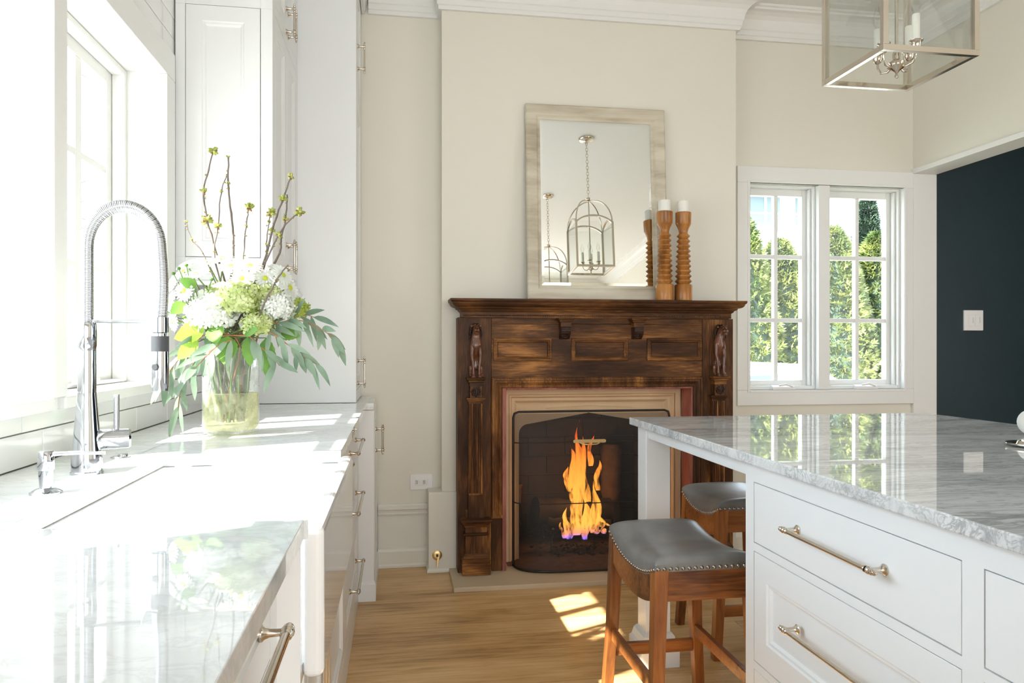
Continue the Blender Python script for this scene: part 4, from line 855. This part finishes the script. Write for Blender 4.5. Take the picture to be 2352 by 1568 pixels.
    for sx in (-1, 1): X = cx_ + sx * (hx_ - .010); B(X - .009, X + .009, cy_ - hy_ + .02, cy_ + hy_ - .02, .205, .243).build('side_rail', 'swh', t, .002)
    for sy_ in (-1, 1): Y_ = cy_ + sy_ * (hy_ - .010); B(cx_ - hx_ + .02, cx_ + hx_ - .02, Y_ - .009, Y_ + .009, .150 if sy_ > 0 else .155, .190 if sy_ > 0 else .195).build('end_rail', 'swh', t, .002)
stool(.699, 1.005, 1.932, 2.375, 'wooden saddle stool with grey leather seat, in front, beside the island corner')
stool(1.195, 1.50, 2.615, 2.975, 'wooden saddle stool with grey leather seat, farther back behind the island end')
# ================================================================ LANTERNS
def lantern(x, y_, zb, label, chain=True):
    t = thing('lantern_pendant', label, 'pendant lamp', (x, y_, ZC), 'nickel lantern pendants over the island')
    h = .152; H = .36; b = .016; fr = MB()
    for sx in (-1, 1):
        for sy_ in (-1, 1): fr.box(x + sx * h, x + sx * (h - b), y_ + sy_ * h, y_ + sy_ * (h - b), zb + b, zb + H)
    for z_ in (zb, ):
        fr.box(x - h, x + h, y_ - h, y_ - h + b, z_, z_ + b).box(x - h, x + h, y_ + h - b, y_ + h, z_, z_ + b).box(x - h, x - h + b, y_ - h + b, y_ + h - b, z_, z_ + b).box(x + h - b, x + h, y_ - h + b, y_ + h - b, z_, z_ + b)
    fr.build('frame', 'nickel', t, .001)
    # arched tops on the four faces, then bands rising to the crown
    for ax in (0, 1):
        for s in (-1, 1):
            pts = []
            for i in range(13):
                q = math.pi * (.14 + .72 * i / 12); u = -math.cos(q) / math.cos(math.pi * .14) * (h - b / 2); zz = zb + H - .012 + (math.sin(q) - math.sin(math.pi * .14)) * .10
                pts.append((x + u, y_ + s * (h - b / 2), zz) if ax == 0 else (x + s * (h - b / 2), y_ + u, zz))
            m_ = MB().sweep(pts, (0, 1, 0) if ax == 0 else (1, 0, 0), [(-.006, -.006), (.006, -.006), (.006, .006), (-.006, .006)]); m_.build('arch', 'nickel', t)
    zt = zb + H + .215
    for sx in (-1, 1):
        for sy_ in (-1, 1):
            pts = []
            for i in range(13):
                q = math.pi / 2 * i / 12; pts.append((x + sx * ((h - b / 2) * math.cos(q) ** .9 + .0), y_ + sy_ * ((h - b / 2) * math.cos(q) ** .9), zb + H - .01 + (zt - zb - H) * math.sin(q)))
            MB().tube(pts, .0055, 6).build('arm_band', 'nickel', t)
    for s in (-1, 1):
        B(x - h + b, x + h - b, y_ + s * (h - b / 2) - .001, y_ + s * (h - b / 2) + .001, zb + b, zb + H).build('glass_panel', 'lglass', t)
        B(x + s * (h - b / 2) - .001, x + s * (h - b / 2) + .001, y_ - h + b, y_ + h - b, zb + b, zb + H).build('glass_panel', 'lglass', t)
    MB().lathe([(0, 0), (.012, 0), (.02, .006), (.014, .014), (.022, .02), (.012, .03), (0, .032)], (x, y_, zt - .01)).build('crown_hub', 'nickel', t)
    # candelabra cluster
    MB().tube([(x, y_, zt), (x, y_, zb + .04)], .005, 8).build('stem', 'nickel', t)
    MB().lathe([(0, -.032), (.005, -.030), (.006, -.024), (.003, -.018), (.006, -.014), (.010, -.008), (.020, -.002), (.026, .004), (.018, .010), (.022, .016), (.012, .024), (.010, .05), (0, .05)], (x, y_, zb + .012)).build('finial_hub', 'nickel', t)
    for k in range(4):
        a = math.pi / 4 * 0 + math.pi / 2 * k + .35; dx, dy = math.cos(a), math.sin(a); R_ = .062
        arm = MB().tube([(x + dx * .012, y_ + dy * .012, zb + .02), (x + dx * .03, y_ + dy * .03, zb + .008), (x + dx * .052, y_ + dy * .052, zb + .012), (x + dx * R_, y_ + dy * R_, zb + .032), (x + dx * R_, y_ + dy * R_, zb + .05)], .0035, 8)
        px, py = x + dx * R_, y_ + dy * R_
        arm.lathe([(.004, 0), (.010, .004), (.014, .012), (.014, .024), (.019, .026), (.020, .029), (.012, .030)], (px, py, zb + .044), seg=16); ar = arm.build('candle_arm', 'nickel', t)
        MB().lathe([(.0105, 0), (.0108, .002), (.0108, .078), (.009, .080)], (px, py, zb + .072), seg=14).build('candle_sleeve', 'candle', ar)
        MB().lathe([(.006, 0), (.007, .006), (.0145, .022), (.0155, .032), (.011, .052), (.004, .072), (0, .078)], (px, py, zb + .150), seg=14).build('bulb', 'bulb', ar)
    # chain
    z_ = zt + .03; i = 0
    while z_ < ZC - .06:
        L = .034; pts = []
        for q in range(13):
            a = 2 * math.pi * q / 12; u = .0095 * math.cos(a); w = L / 2 * math.sin(a); pts.append((x + (u if i % 2 else 0), y_ + (0 if i % 2 else u), z_ + w + L / 2 - .004))
        MB().tube(pts, .0022, 5, cap=False).build('chain_link', 'nickel', t); z_ += L - .009; i += 1
    MB().lathe([(0, -.05), (.006, -.05), (.007, -.03), (.012, -.026), (.055, -.018), (.062, -.010), (.063, 0)], (x, y_, ZC), seg=28).build('canopy', 'nickel', t)
lantern(1.500, 2.03, 2.01, 'nickel and glass lantern pendant hanging over the island, nearest the fireplace')
lantern(1.46, .66, 2.01, 'nickel and glass lantern pendant over the near half of the island, seen in the mirror')
for x, y_, lb in ((.62, .9, 'recessed ceiling downlight nearest the sink counter'), (.62, -.7, 'recessed ceiling downlight towards the rear of the room')):
    t = thing('recessed_light', lb, 'ceiling light', (x, y_, ZC)); MB().lathe([(.05, -.002), (.052, -.006), (.072, -.006), (.075, 0)], (x, y_, ZC), seg=28).build('trim_ring', 'plastic', t); MB().lathe([(0, .0), (.05, -.0005), (.05, -.003)], (x, y_, ZC - .001), seg=24).build('lens', 'candle', t)
# island ornament at the right edge
t = thing('orb_ornament', 'white ball ornament at the right edge of the island', 'ornament', (1.908, 1.965, .905))
MB().ball((1.908, 1.965, .905 + .040), .040, 24).build('orb', 'candle', t)
t = thing('brass_dish', 'small round brass trinket tray on the island top', 'tray', (1.70, 1.74, .905))
MB().lathe([(0, .004), (.05, .003), (.062, .009), (.066, .009), (.066, .006), (.055, .0005), (0, .0)], (1.70, 1.745, .906), seg=36).build('dish', 'nickel', t); MB().lathe([(.03, .004), (.034, .014), (.038, .014), (.042, .004)], (1.70, 1.745, .906), seg=30).build('inner_ring', 'nickel', t)
# ================================================================ VASE AND FLOWERS
vx, vy = -.495, 2.325
t = thing('glass_vase', 'clear glass cylinder vase of cloudy water holding the flowers', 'vase', (vx, vy, .915))
MB().lathe([(0, .002), (.070, .002), (.078, .006), (.081, .016), (.081, .256), (.0795, .257), (.078, .254)], (vx, vy, .915), seg=40).build('glass', 'vglass', t)
MB().lathe([(0, .0125), (.069, .0125), (.0775, .022), (.0775, .120), (0, .120)], (vx, vy, .915), seg=36).build('water', 'water', t)
rr = random.Random(21)
def leaf(mb, p, d, L, w, curl=.3, n=6, nrm=None, fold=.15, ser=0):
    p, d = Vector(p), Vector(d).normalized(); up = Vector(nrm) if nrm else Vector((rr.uniform(-.6, .6), -1, rr.uniform(-.1, .7))); s = d.cross(up).normalized(); up = s.cross(d).normalized(); vs = []; c = p.copy(); dd = d.copy()
    for i in range(n + 1):
        q = i / n; ww = w * math.sin(math.pi * q ** .8) ** .85 if 0 < q < 1 else .0004
        if ser and i % 2: ww *= 1 - ser
        vs += [c - s * ww + up * ww * fold, c, c + s * ww + up * ww * fold]
        dd = (dd + Vector((0, 0, -1)) * curl / n).normalized(); up = s.cross(dd).normalized(); c = c + dd * L / n
    mb.add(vs, [(i * 3 + k, i * 3 + k + 1, i * 3 + k + 4, i * 3 + k + 3) for i in range(n) for k in range(2)], True)
def bez(pts, n=14):
    P = [Vector(p) for p in pts]; out = []
    m_ = len(P)
    for i in range(m_ - 1):
        p0, p1, p2, p3 = P[max(i - 1, 0)], P[i], P[i + 1], P[min(i + 2, m_ - 1)]; k = max(2, n // (m_ - 1))
        for j in range(k):
            u = j / k; out.append(.5 * ((2 * p1) + (-p0 + p2) * u + (2 * p0 - 5 * p1 + 4 * p2 - p3) * u * u + (-p0 + 3 * p1 - 3 * p2 + p3) * u ** 3))
    out.append(P[-1]); return out
def foot(i): a = i * 2.4; return (vx + .035 * math.cos(a), vy + .035 * math.sin(a), .95)
def neck(i, k=.05): a = i * 2.4 + .5; return (vx + k * math.cos(a), vy + k * math.sin(a), 1.175)
def hydrangea(c, R_, mat, i, label):
    c = Vector(c); t = thing('hydrangea', label, 'flower', neck(i)); b = MB(); g = rr
    N_ = 150
    for k in range(N_):
        ph = math.acos(1 - 2 * (k + .5) / N_); th_ = k * 2.39996; n_ = Vector((math.sin(ph) * math.cos(th_), math.sin(ph) * math.sin(th_), math.cos(ph)))
        if n_.z < -.75: continue
        cc = c + Vector((n_.x * R_, n_.y * R_ * .9, n_.z * R_ * .82)) * (1 + g.uniform(-.16, .10)); a = n_.orthogonal().normalized(); bb = n_.cross(a); rot = g.uniform(0, 1.5); s = R_ * g.uniform(.19, .25)
        tl = Vector((g.uniform(-.5, .5), g.uniform(-.5, .5), g.uniform(-.5, .5))); n_ = (n_ + tl).normalized(); a = n_.orthogonal().normalized(); bb = n_.cross(a)
        for q in range(4):
            an = rot + q * math.pi / 2 + g.uniform(-.2, .2); d1 = a * math.cos(an) + bb * math.sin(an); d2 = a * math.cos(an + math.pi / 2) + bb * math.sin(an + math.pi / 2); lf = g.uniform(-.1, .6) * s
            P5 = [cc] + [cc + d1 * s * u_ + d2 * s * v_ + n_ * (lf * u_ + abs(v_) * s * .4) for u_, v_ in ((.35, -.30), (.75, -.42), (1.0, -.15), (1.0, .15), (.75, .42), (.35, .30))]
            b.add(P5, [(0, 1, 6), (1, 2, 5, 6), (2, 3, 4, 5)], True)
    b.ball(c, R_ * .80, 12, (1, .9, .82)); b.build('bloom', mat, t, fix=False)
    MB().tube(bez([foot(i), neck(i, .04), tuple(c)], 10), .004, 6).build('stem', 'gstem', t)
H = [((-.534, 2.25, 1.275), .066, 'petw', 'white hydrangea head at the left front of the vase'), ((-.452, 2.235, 1.312), .060, 'petg', 'large pale green hydrangea head in the middle of the bouquet'), ((-.385, 2.27, 1.318), .050, 'petg', 'pale green hydrangea behind the white bloom on the right'),
     ((-.345, 2.24, 1.290), .045, 'petw', 'white hydrangea head at the right of the bouquet'), ((-.398, 2.225, 1.240), .042, 'petg', 'small yellow green hydrangea low over the vase rim'), ((-.302, 2.30, 1.288), .036, 'petl', 'lime green hydrangea at the far right edge'), ((-.515, 2.30, 1.325), .045, 'petg', 'pale green hydrangea tucked behind the left white bloom')]
for i, (c, R_, mt, lb) in enumerate(H): hydrangea(c, R_, mt, i, lb)
def daisy(c, R_, nv, i, label, full=True):
    c, nv = Vector(c), Vector(nv).normalized(); t = thing('chrysanthemum', label, 'flower', neck(i, .06), 'white chrysanthemums in the bouquet'); b = MB(); a = nv.orthogonal().normalized(); bb = nv.cross(a)
    for ring, (cnt, ln, lift) in enumerate(((20, 1.0, .12), (16, .86, .35), (12, .66, .7))):
        for k in range(cnt):
            an = 2 * math.pi * (k + ring * .4) / cnt + rr.uniform(-.06, .06); d = (a * math.cos(an) + bb * math.sin(an)); L = R_ * ln * rr.uniform(.88, 1.06); w = R_ * .10; s = d.cross(nv)
            p0 = c + d * R_ * .12; p1 = c + d * L * .55 + nv * R_ * lift * .35; p2 = c + d * L + nv * R_ * lift * .28
            b.add([p0 - s * w * .5, p0 + s * w * .5, p1 + s * w, p1 - s * w, p2 + s * w * .6, p2 - s * w * .6], [(0, 1, 2, 3), (3, 2, 4, 5)], True)
    b.build('petals', 'petw', t, fix=False)
    MB().lathe([(R_ * .24, 0), (R_ * .22, R_ * .16), (R_ * .1, R_ * .22), (0, R_ * .22)], c, nv, 12).build('centre', 'center', t)
    MB().tube(bez([foot(i + 3), neck(i, .05), tuple(c - nv * .012)], 9), .0022, 5).build('stem', 'gstem', t)
D = [((-.48, 2.25, 1.408), .038, (0, -.6, .8), 'white chrysanthemum with green eye, upper middle, left of its twin'), ((-.427, 2.25, 1.410), .040, (.1, -.6, .8), 'white chrysanthemum with green eye, upper middle, right of its twin'), ((-.385, 2.26, 1.375), .036, (.2, -.8, .5), 'white chrysanthemum between the leaning branches'),
     ((-.335, 2.25, 1.385), .038, (.6, -.5, .5), 'white chrysanthemum on the upper right edge'), ((-.318, 2.27, 1.350), .038, (.8, -.5, .2), 'white chrysanthemum drooping on the right side'), ((-.574, 2.25, 1.385), .034, (-.2, -.5, .9), 'white chrysanthemum at the upper left'),
     ((-.608, 2.28, 1.415), .036, (-.4, -.3, .9), 'white chrysanthemum highest on the left'), ((-.492, 2.22, 1.350), .034, (0, -.3, 1), 'white chrysanthemum facing up, above the green hydrangea'), ((-.554, 2.31, 1.425), .036, (-.1, -.3, 1), 'white chrysanthemum at the back left top'),
     ((-.644, 2.27, 1.361), .036, (-.7, -.5, .4), 'white chrysanthemum on the left edge, upper'), ((-.650, 2.27, 1.307), .036, (-.8, -.5, .2), 'white chrysanthemum on the left edge, middle'), ((-.640, 2.26, 1.250), .034, (-.8, -.6, -.1), 'white chrysanthemum on the left edge, lower'), ((-.445, 2.23, 1.372), .034, (.1, -.9, .4), 'white chrysanthemum half hidden above the pale green hydrangea'), ((-.36, 2.31, 1.41), .034, (.3, -.4, .8), 'white chrysanthemum behind the right branches')]
D += [((-.622, 2.30, 1.395), .036, (-.5, -.6, .6), 'white chrysanthemum behind the small green buds on the left'), ((-.605, 2.24, 1.335), .034, (-.4, -.9, .2), 'white chrysanthemum in front on the left, above the green leaf'), ((-.595, 2.25, 1.235), .032, (-.6, -.8, -.1), 'white chrysanthemum low on the left, beside the lime leaf'),
      ((-.52, 2.33, 1.44), .036, (0, -.4, .9), 'white chrysanthemum at the very top, behind the upright branches'), ((-.46, 2.33, 1.435), .034, (.1, -.4, .9), 'white chrysanthemum at the top, right of the straight branch')]
for i, (c, R_, nv, lb) in enumerate(D): daisy(c, R_, nv, i, lb)
def tuft(mb, mb2, p, s, n=14):
    p = Vector(p)
    for k in range(n):
        d = Vector((rr.gauss(0, 1), rr.gauss(0, 1), rr.gauss(.5, .8))).normalized(); mb.tube([p, p + d * s * .4, p + d * s * .75], [s * .10, s * .22, s * .08], 5)
    for k in range(4): 
        d = Vector((rr.gauss(0, 1), rr.gauss(0, 1), rr.gauss(-.2, .6))).normalized(); mb2.tube([p, p + d * s * .55], [s * .2, s * .08], 5)
Br = [([(-.537, 2.34, 1.447), (-.568, 2.34, 1.558), (-.577, 2.34, 1.643), (-.564, 2.34, 1.709), (-.549, 2.34, 1.766)], [(4, 1.3), (2, 1.0), (1, 1.4)], .0032, 'tall budding branch, leftmost of the upright pair'),
      ([(-.497, 2.36, 1.45), (-.503, 2.36, 1.583), (-.51, 2.36, 1.676), (-.511, 2.36, 1.756)], [(3, .5), (2, .5)], .0038, 'straight budding branch with a bare tip, tallest in the middle'),
      ([(-.538, 2.32, 1.43), (-.532, 2.32, 1.536), (-.522, 2.32, 1.641), (-.505, 2.32, 1.694)], [(1, 1.0), (2, .5)], .0024, 'thin branch leaning against the straight middle branch'),
      ([(-.456, 2.3, 1.42), (-.447, 2.3, 1.535), (-.438, 2.3, 1.590)], [(2, 1.3), (1, .5)], .0024, 'short budding branch right of the straight one'),
      ([(-.42, 2.36, 1.40), (-.381, 2.36, 1.533), (-.349, 2.36, 1.635), (-.325, 2.36, 1.703)], [(3, .9), (2, 1.1), (1, .8)], .0042, 'thick budding branch leaning right, highest on the right'),
      ([(-.400, 2.3, 1.40), (-.353, 2.3, 1.511), (-.321, 2.3, 1.558), (-.292, 2.3, 1.580)], [(3, 1.4), (1, .9)], .0032, 'budding branch bending out to the rightmost green tuft'),
      ([(-.374, 2.38, 1.44), (-.358, 2.38, 1.516), (-.345, 2.38, 1.571), (-.339, 2.38, 1.65)], [(2, .9)], .0036, 'upright forked branch behind the two leaning branches'),
      ([(-.400, 2.33, 1.41), (-.393, 2.33, 1.488), (-.385, 2.33, 1.555), (-.38, 2.33, 1.584)], [(3, 1.3), (1, .4), (2, .5)], .0022, 'slim branch with a brown and green tuft, left of the leaning branch'),
      ([(-.56, 2.3, 1.43), (-.601, 2.3, 1.492), (-.616, 2.3, 1.545)], [(2, .4), (1, .4)], .0016, 'thin wispy branch at the far left'),
      ([(-.42, 2.22, 1.22), (-.368, 2.2, 1.32), (-.337, 2.2, 1.377), (-.311, 2.2, 1.411)], [], .0030, 'bare grey twig crossing in front of the white flowers')]
for i, (pts, tf, rad, lb) in enumerate(Br):
    t = thing('blossom_branch', lb, 'branch', neck(i, .03), 'budding branches in the bouquet'); base = pts[0]
    full = [foot(i), neck(i, .03)] + pts; P_ = bez(full, 26); n_ = len(P_); MB().tube([p + Vector((rr.uniform(-1, 1), 0, 0)) * .0016 for p in P_], [rad * (1.15 - .55 * k / n_) * (1.25 if k % 5 == 0 else 1) for k in range(n_)], 6).build('twig', 'twig', t)
    a, b = MB(), MB()
    for k, s in tf: tuft(a, b, pts[k], .018 * s)
    for k in range(8):
        q = rr.uniform(.45, 1); p = P_[int(q * (n_ - 1))]; tuft(a, b, p + Vector((rr.uniform(-.005, .005), 0, 0)), .006, 3)
    
    if a.v: a.build('buds', 'bud', t, kind='stuff', fix=False)
    if b.v: b.build('bud_scales', 'budscale', t, kind='stuff', fix=False)
Eu = [([(-.394, 2.25, 1.227), (-.295, 2.25, 1.254), (-.22, 2.24, 1.225), (-.172, 2.24, 1.190)], 16, 'eucalyptus sprig reaching farthest right'), ([(-.389, 2.22, 1.22), (-.316, 2.21, 1.183), (-.279, 2.21, 1.151), (-.226, 2.21, 1.120)], 13, 'eucalyptus sprig drooping at the lower right'),
      ([(-.538, 2.24, 1.214), (-.598, 2.22, 1.157), (-.639, 2.22, 1.107), (-.655, 2.22, 1.058)], 14, 'eucalyptus sprig drooping at the lower left'), ([(-.54, 2.3, 1.196), (-.60, 2.29, 1.115), (-.625, 2.28, 1.051), (-.635, 2.28, .99)], 12, 'longest eucalyptus sprig hanging left of the vase'),
      ([(-.433, 2.215, 1.207), (-.396, 2.20, 1.18), (-.357, 2.19, 1.150), (-.333, 2.19, 1.12)], 9, 'eucalyptus sprig over the front right of the rim'), ([(-.403, 2.3, 1.242), (-.34, 2.29, 1.249), (-.276, 2.28, 1.270), (-.244, 2.28, 1.262)], 9, 'eucalyptus sprig pointing up and right'),
      ([(-.467, 2.215, 1.195), (-.502, 2.2, 1.18), (-.538, 2.19, 1.143), (-.574, 2.19, 1.10)], 9, 'eucalyptus sprig across the front left of the vase')]
for i, (pts, nl, lb) in enumerate(Eu):
    t = thing('eucalyptus_sprig', lb, 'foliage', neck(i, .06), 'eucalyptus sprigs round the vase rim'); P_ = bez([foot(i + 2), neck(i, .07)] + pts, 24); n_ = len(P_); MB().tube(P_, [.0022 * (1.1 - .6 * k / n_) for k in range(n_)], 5).build('stem', 'rstem', t)
    for k in range(nl):
        q = .42 + .58 * (k + .5) / nl; j = min(n_ - 2, int(q * (n_ - 1))); p = P_[j]; tg = (P_[j + 1] - P_[j]).normalized(); sd = 1 if k % 2 else -1
        d = (tg * rr.uniform(.2, 1.0) + Vector((rr.uniform(-.4, .4), rr.uniform(-.6, .2), rr.uniform(-.9, .1))) + Vector((tg.z, 0, -tg.x)) * sd * rr.uniform(.1, .7)).normalized(); L = rr.uniform(.055, .10)
        mb = MB(); leaf(mb, p, d, L, rr.uniform(.0075, .011), rr.uniform(.3, .9), 6); mb.build('leaf', 'euca', t, fix=False)
BL = [((-.481, 2.225, 1.205), (-.1, -.35, -.9), .085, .034, 'green', 'broad serrated leaf hanging over the front of the vase'), ((-.425, 2.22, 1.205), (.12, -.25, -.95), .09, .022, 'green', 'dark serrated leaf at the right of the rim'), ((-.375, 2.215, 1.20), (.1, -.2, -1), .12, .026, 'green', 'long serrated leaf pointing down beside the vase'),
      ((-.545, 2.22, 1.225), (-.95, -.3, -.15), .085, .032, 'lime', 'bright lime leaf fanning out to the left'), ((-.56, 2.21, 1.19), (-.8, -.3, -.6), .075, .024, 'lime', 'yellow green leaf below the fanning lime leaf'), ((-.52, 2.22, 1.235), (.2, -.5, -.4), .075, .028, 'green', 'green leaf under the left white hydrangea'),
      ((-.44, 2.22, 1.225), (.5, -.5, .1), .07, .026, 'green', 'dark green leaf under the middle hydrangea'), ((-.35, 2.27, 1.22), (.7, -.3, .0), .075, .026, 'green', 'dark green leaf at the right behind the eucalyptus'), ((-.60, 2.24, 1.30), (-.4, -.5, -.3), .06, .022, 'green', 'green leaf left of the white hydrangea'), ((-.575, 2.24, 1.345), (-.5, -.4, .5), .05, .018, 'green', 'small green leaf among the left chrysanthemums')]
for i, (p, d, L, w, mt, lb) in enumerate(BL):
    t = thing('broad_leaf', lb, 'leaf', neck(i, .06)); mb = MB(); leaf(mb, p, d, L, w, .35, 14, (0, -1, .25), .12, .10); mb.build('blade', mt, t, fix=False); MB().tube(bez([foot(i + 1), neck(i, .06), p], 8), .002, 5).build('stem', 'gstem', t)
t = thing('bud_sprays', 'spray of small green chrysanthemum buds on the left', 'foliage', neck(2))
for k, (x, z_) in enumerate([(-.62, 1.40), (-.635, 1.385), (-.60, 1.41), (-.655, 1.275), (-.66, 1.24), (-.615, 1.33), (-.59, 1.36), (-.605, 1.26), (-.53, 1.37)]):
    MB().tube(bez([neck(2), (-.56, 2.26, 1.24), (x, 2.24, z_)], 8), .0013, 5).ball((x, 2.24, z_), .006, 8, (1, 1, .8)).build('bud_stem', 'green', t)
# ================================================================ OUTDOORS
M['lawn'] = flat('lawn', (.20, .26, .12), .95, bump=1, bscale=20, var=.4, vscale=2)
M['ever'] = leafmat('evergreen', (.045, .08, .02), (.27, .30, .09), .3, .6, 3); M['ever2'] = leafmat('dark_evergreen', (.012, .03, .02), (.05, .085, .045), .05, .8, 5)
M['carw'] = flat('white_car_paint', (.85, .86, .88), .2, coat=1); M['carg'] = flat('car_glass', (.10, .12, .14), .08); M['hw'] = flat('white_siding', (.85, .86, .88), .7); M['hg'] = flat('house_window', (.16, .19, .22), .5, spec=.1); M['trunk'] = flat('tree_bark', (.16, .13, .11), .9, bump=1, bscale=15, var=.4)
M['bounce_ground'] = flat('grey_bounce_ground', (.42, .40, .37), .9, bump=.5, bscale=30, var=.15)
gr = MB().box(-1.3, 30, 4.4, 40, -.6, -.5).build('ground', 'lawn'); gr['kind'] = 'structure'; gr = MB().box(-30, -1.3, -12, 40, -.6, -.5).build('path', 'bounce_ground'); gr['kind'] = 'structure'  # left-hand ground made grey to bounce neutral daylight into the room
def conifer(x, y_, z0, h, r_, mat, label, seed, n=6500, s=.072):
    g = random.Random(seed); t = thing('evergreen_tree', label, 'tree', (x, y_, z0), 'evergreens outside the back window'); mb = MB()
    for i in range(n):
        q = g.random() ** .8; zz = z0 + .2 + (h - .2) * q; rad = r_ * (1 - q) ** .55 * g.uniform(.7, 1.08); a = g.uniform(0, 2 * math.pi)
        c = Vector((x + math.cos(a) * rad, y_ + math.sin(a) * rad, zz)); d = Vector((math.cos(a), math.sin(a), g.uniform(-.3, .7))).normalized(); sd = d.orthogonal().normalized(); sd = Matrix.Rotation(g.uniform(0, 6), 3, d) @ sd; L = s * g.uniform(.6, 1.4)
        for k in (-1, 0, 1):
            dd = (d + sd * k * .7).normalized(); w = sd * L * .16; mb.add([c - w * .4, c + w * .4, c + dd * L * .6 + w, c + dd * L, c + dd * L * .6 - w], [(0, 1, 2, 3, 4)])
    mb.build('foliage', mat, t, fix=False); MB().lathe([(0, .3), (r_ * .62, .5), (r_ * .6, h * .4), (r_ * .45, h * .68), (r_ * .2, h * .88), (0, h * .96)], (x, y_, z0), seg=14).build('light_blocking_core', 'ever2', t); MB().tube([(x, y_, z0), (x, y_, z0 + h * .8)], [.12, .03], 8).build('trunk', 'trunk', t)  # solid dark core added inside each tree to keep light from passing through
for a in [(4.70, 9.6, -.5, 3.5, .74, 'ever', 'bushy light green evergreen in the left lower panes', 1), (5.40, 9.8, -.5, 3.2, .74, 'ever', 'light green evergreen seen between the two sashes', 2), (6.10, 9.6, -.5, 3.35, .74, 'ever', 'light green evergreen in the left pane of the right sash', 3),
          (6.85, 9.7, -.5, 3.3, .70, 'ever', 'tall light green evergreen in the right sash', 4), (7.5, 9.8, -.5, 3.3, .62, 'ever', 'light green evergreen near the right edge of the right sash', 8), (7.95, 11.5, -.5, 4.3, .45, 'ever2', 'dark pointed evergreen rising in the upper right pane', 5), (8.2, 9.9, -.5, 3.3, .62, 'ever', 'light green evergreen at the right side of the window', 6), (4.05, 9.8, -.5, 3.2, .62, 'ever', 'light green evergreen half hidden by the chimney wall', 7)]: conifer(*a)
# white house behind
t = thing('neighbouring_house', 'white neighbouring house behind the evergreens', 'house', (9, 22, -.5))
B(5, 13.1, 21, 27, -.5, 5.8).build('wall', 'hw', t); B(4.9, 13.2, 20.7, 27.2, 4.35, 4.55).build('ledge', 'hw', t, .02)
MB().extr([(20.5, 5.8), (27.5, 5.8), (24, 8.3)], 0, 4.8, 13.3).build('roof', 'hg', t)
for x in (7.2, 10.6, 12.1):
    wn = B(x, x + .95, 20.93, 21.0, 4.7, 5.75).build('window', 'hg', t)
    B(x - .06, x + 1.0, 20.9, 20.95, 5.2, 5.26).box(x + .44, x + .5, 20.9, 20.95, 4.7, 5.199).box(x + .44, x + .5, 20.9, 20.95, 5.261, 5.75).build('window_bars', 'hw', wn)
def car(x, y_, label, s=1):
    t = thing('car', label, 'car', (x, y_, -.5)); z0 = -.5
    prof = [(-2.2, .35), (-2.25, .75), (-2.0, .88), (-1.2, .98), (-.55, 1.42), (.9, 1.50), (1.75, 1.12), (2.2, 1.02), (2.28, .6), (2.2, .35)]
    MB().extr([(x + a * s, z0 + b) for a, b in prof], 1, y_ - .85, y_ + .85).build('body', 'carw', t, .06, seg=3)
    gl = [(-1.05, 1.0), (-.5, 1.36), (.85, 1.42), (1.5, 1.10), (1.45, 1.02)]
    MB().extr([(x + a * s, z0 + b) for a, b in gl], 1, y_ - .865, y_ + .865).build('windows', 'carg', t, .01)
    MB().box(x - .02, x + .05, y_ - .872, y_ + .872, z0 + 1.0, z0 + 1.42).build('pillar', 'carw', t)
    for a in (-1.4, 1.4):
        for b in (-1, 1): MB().lathe([(0, .1), (.2, .1), (.33, .08), (.33, -.08), (0, -.1)], (x + a * s, y_ + b * .78, z0 + .33), (0, 1, 0), 20).build('wheel', 'rubber', t)
car(7.9, 8.0 + .3, 'white car parked outside, seen in the bottom of the right sash'); car(3.2, 7.7, 'white car parked outside, seen in the bottom of the left sash')
# nearest bare tree outside the sink window, and bare trees beyond
def bare(x, y_, r_, h, label, seed):
    g = random.Random(seed); t = thing('bare_tree', label, 'tree', (x, y_, -.5), 'leafless trees outside the sink windows'); MB().tube([(x, y_, -.5), (x + .03, y_, h * .4), (x - .02, y_ + .05, h)], [r_ * 1.15, r_, r_ * .7], 12).build('trunk', 'trunk', t); b = MB()
    for k in range(12):
        z_ = g.uniform(h * .35, h); a = g.uniform(0, 6.28); L = g.uniform(.8, 1.8); p = Vector((x, y_, z_)); pts = [p]
        for q in range(5): p = p + Vector((math.cos(a), math.sin(a), g.uniform(.2, .7))).normalized() * L / 5; a += g.uniform(-.4, .4); pts.append(p)
        b.tube(pts, [r_ * .22, r_ * .16, r_ * .12, r_ * .08, r_ * .05, .004], 6)
    b.build('branches', 'trunk', t, fix=False)
bare(-2.9, 4.6, .13, 5.5, 'nearest bare tree outside the sink window', 1)
bare(-4.3, 9.2, .16, 6, 'slim bare tree seen through the upper panes', 2); bare(-5.6, 11.5, .2, 7, 'bare tree farther off through the sink window', 3); bare(-4.4, 12.5, .14, 6, 'farthest bare tree beyond the sink window', 5)
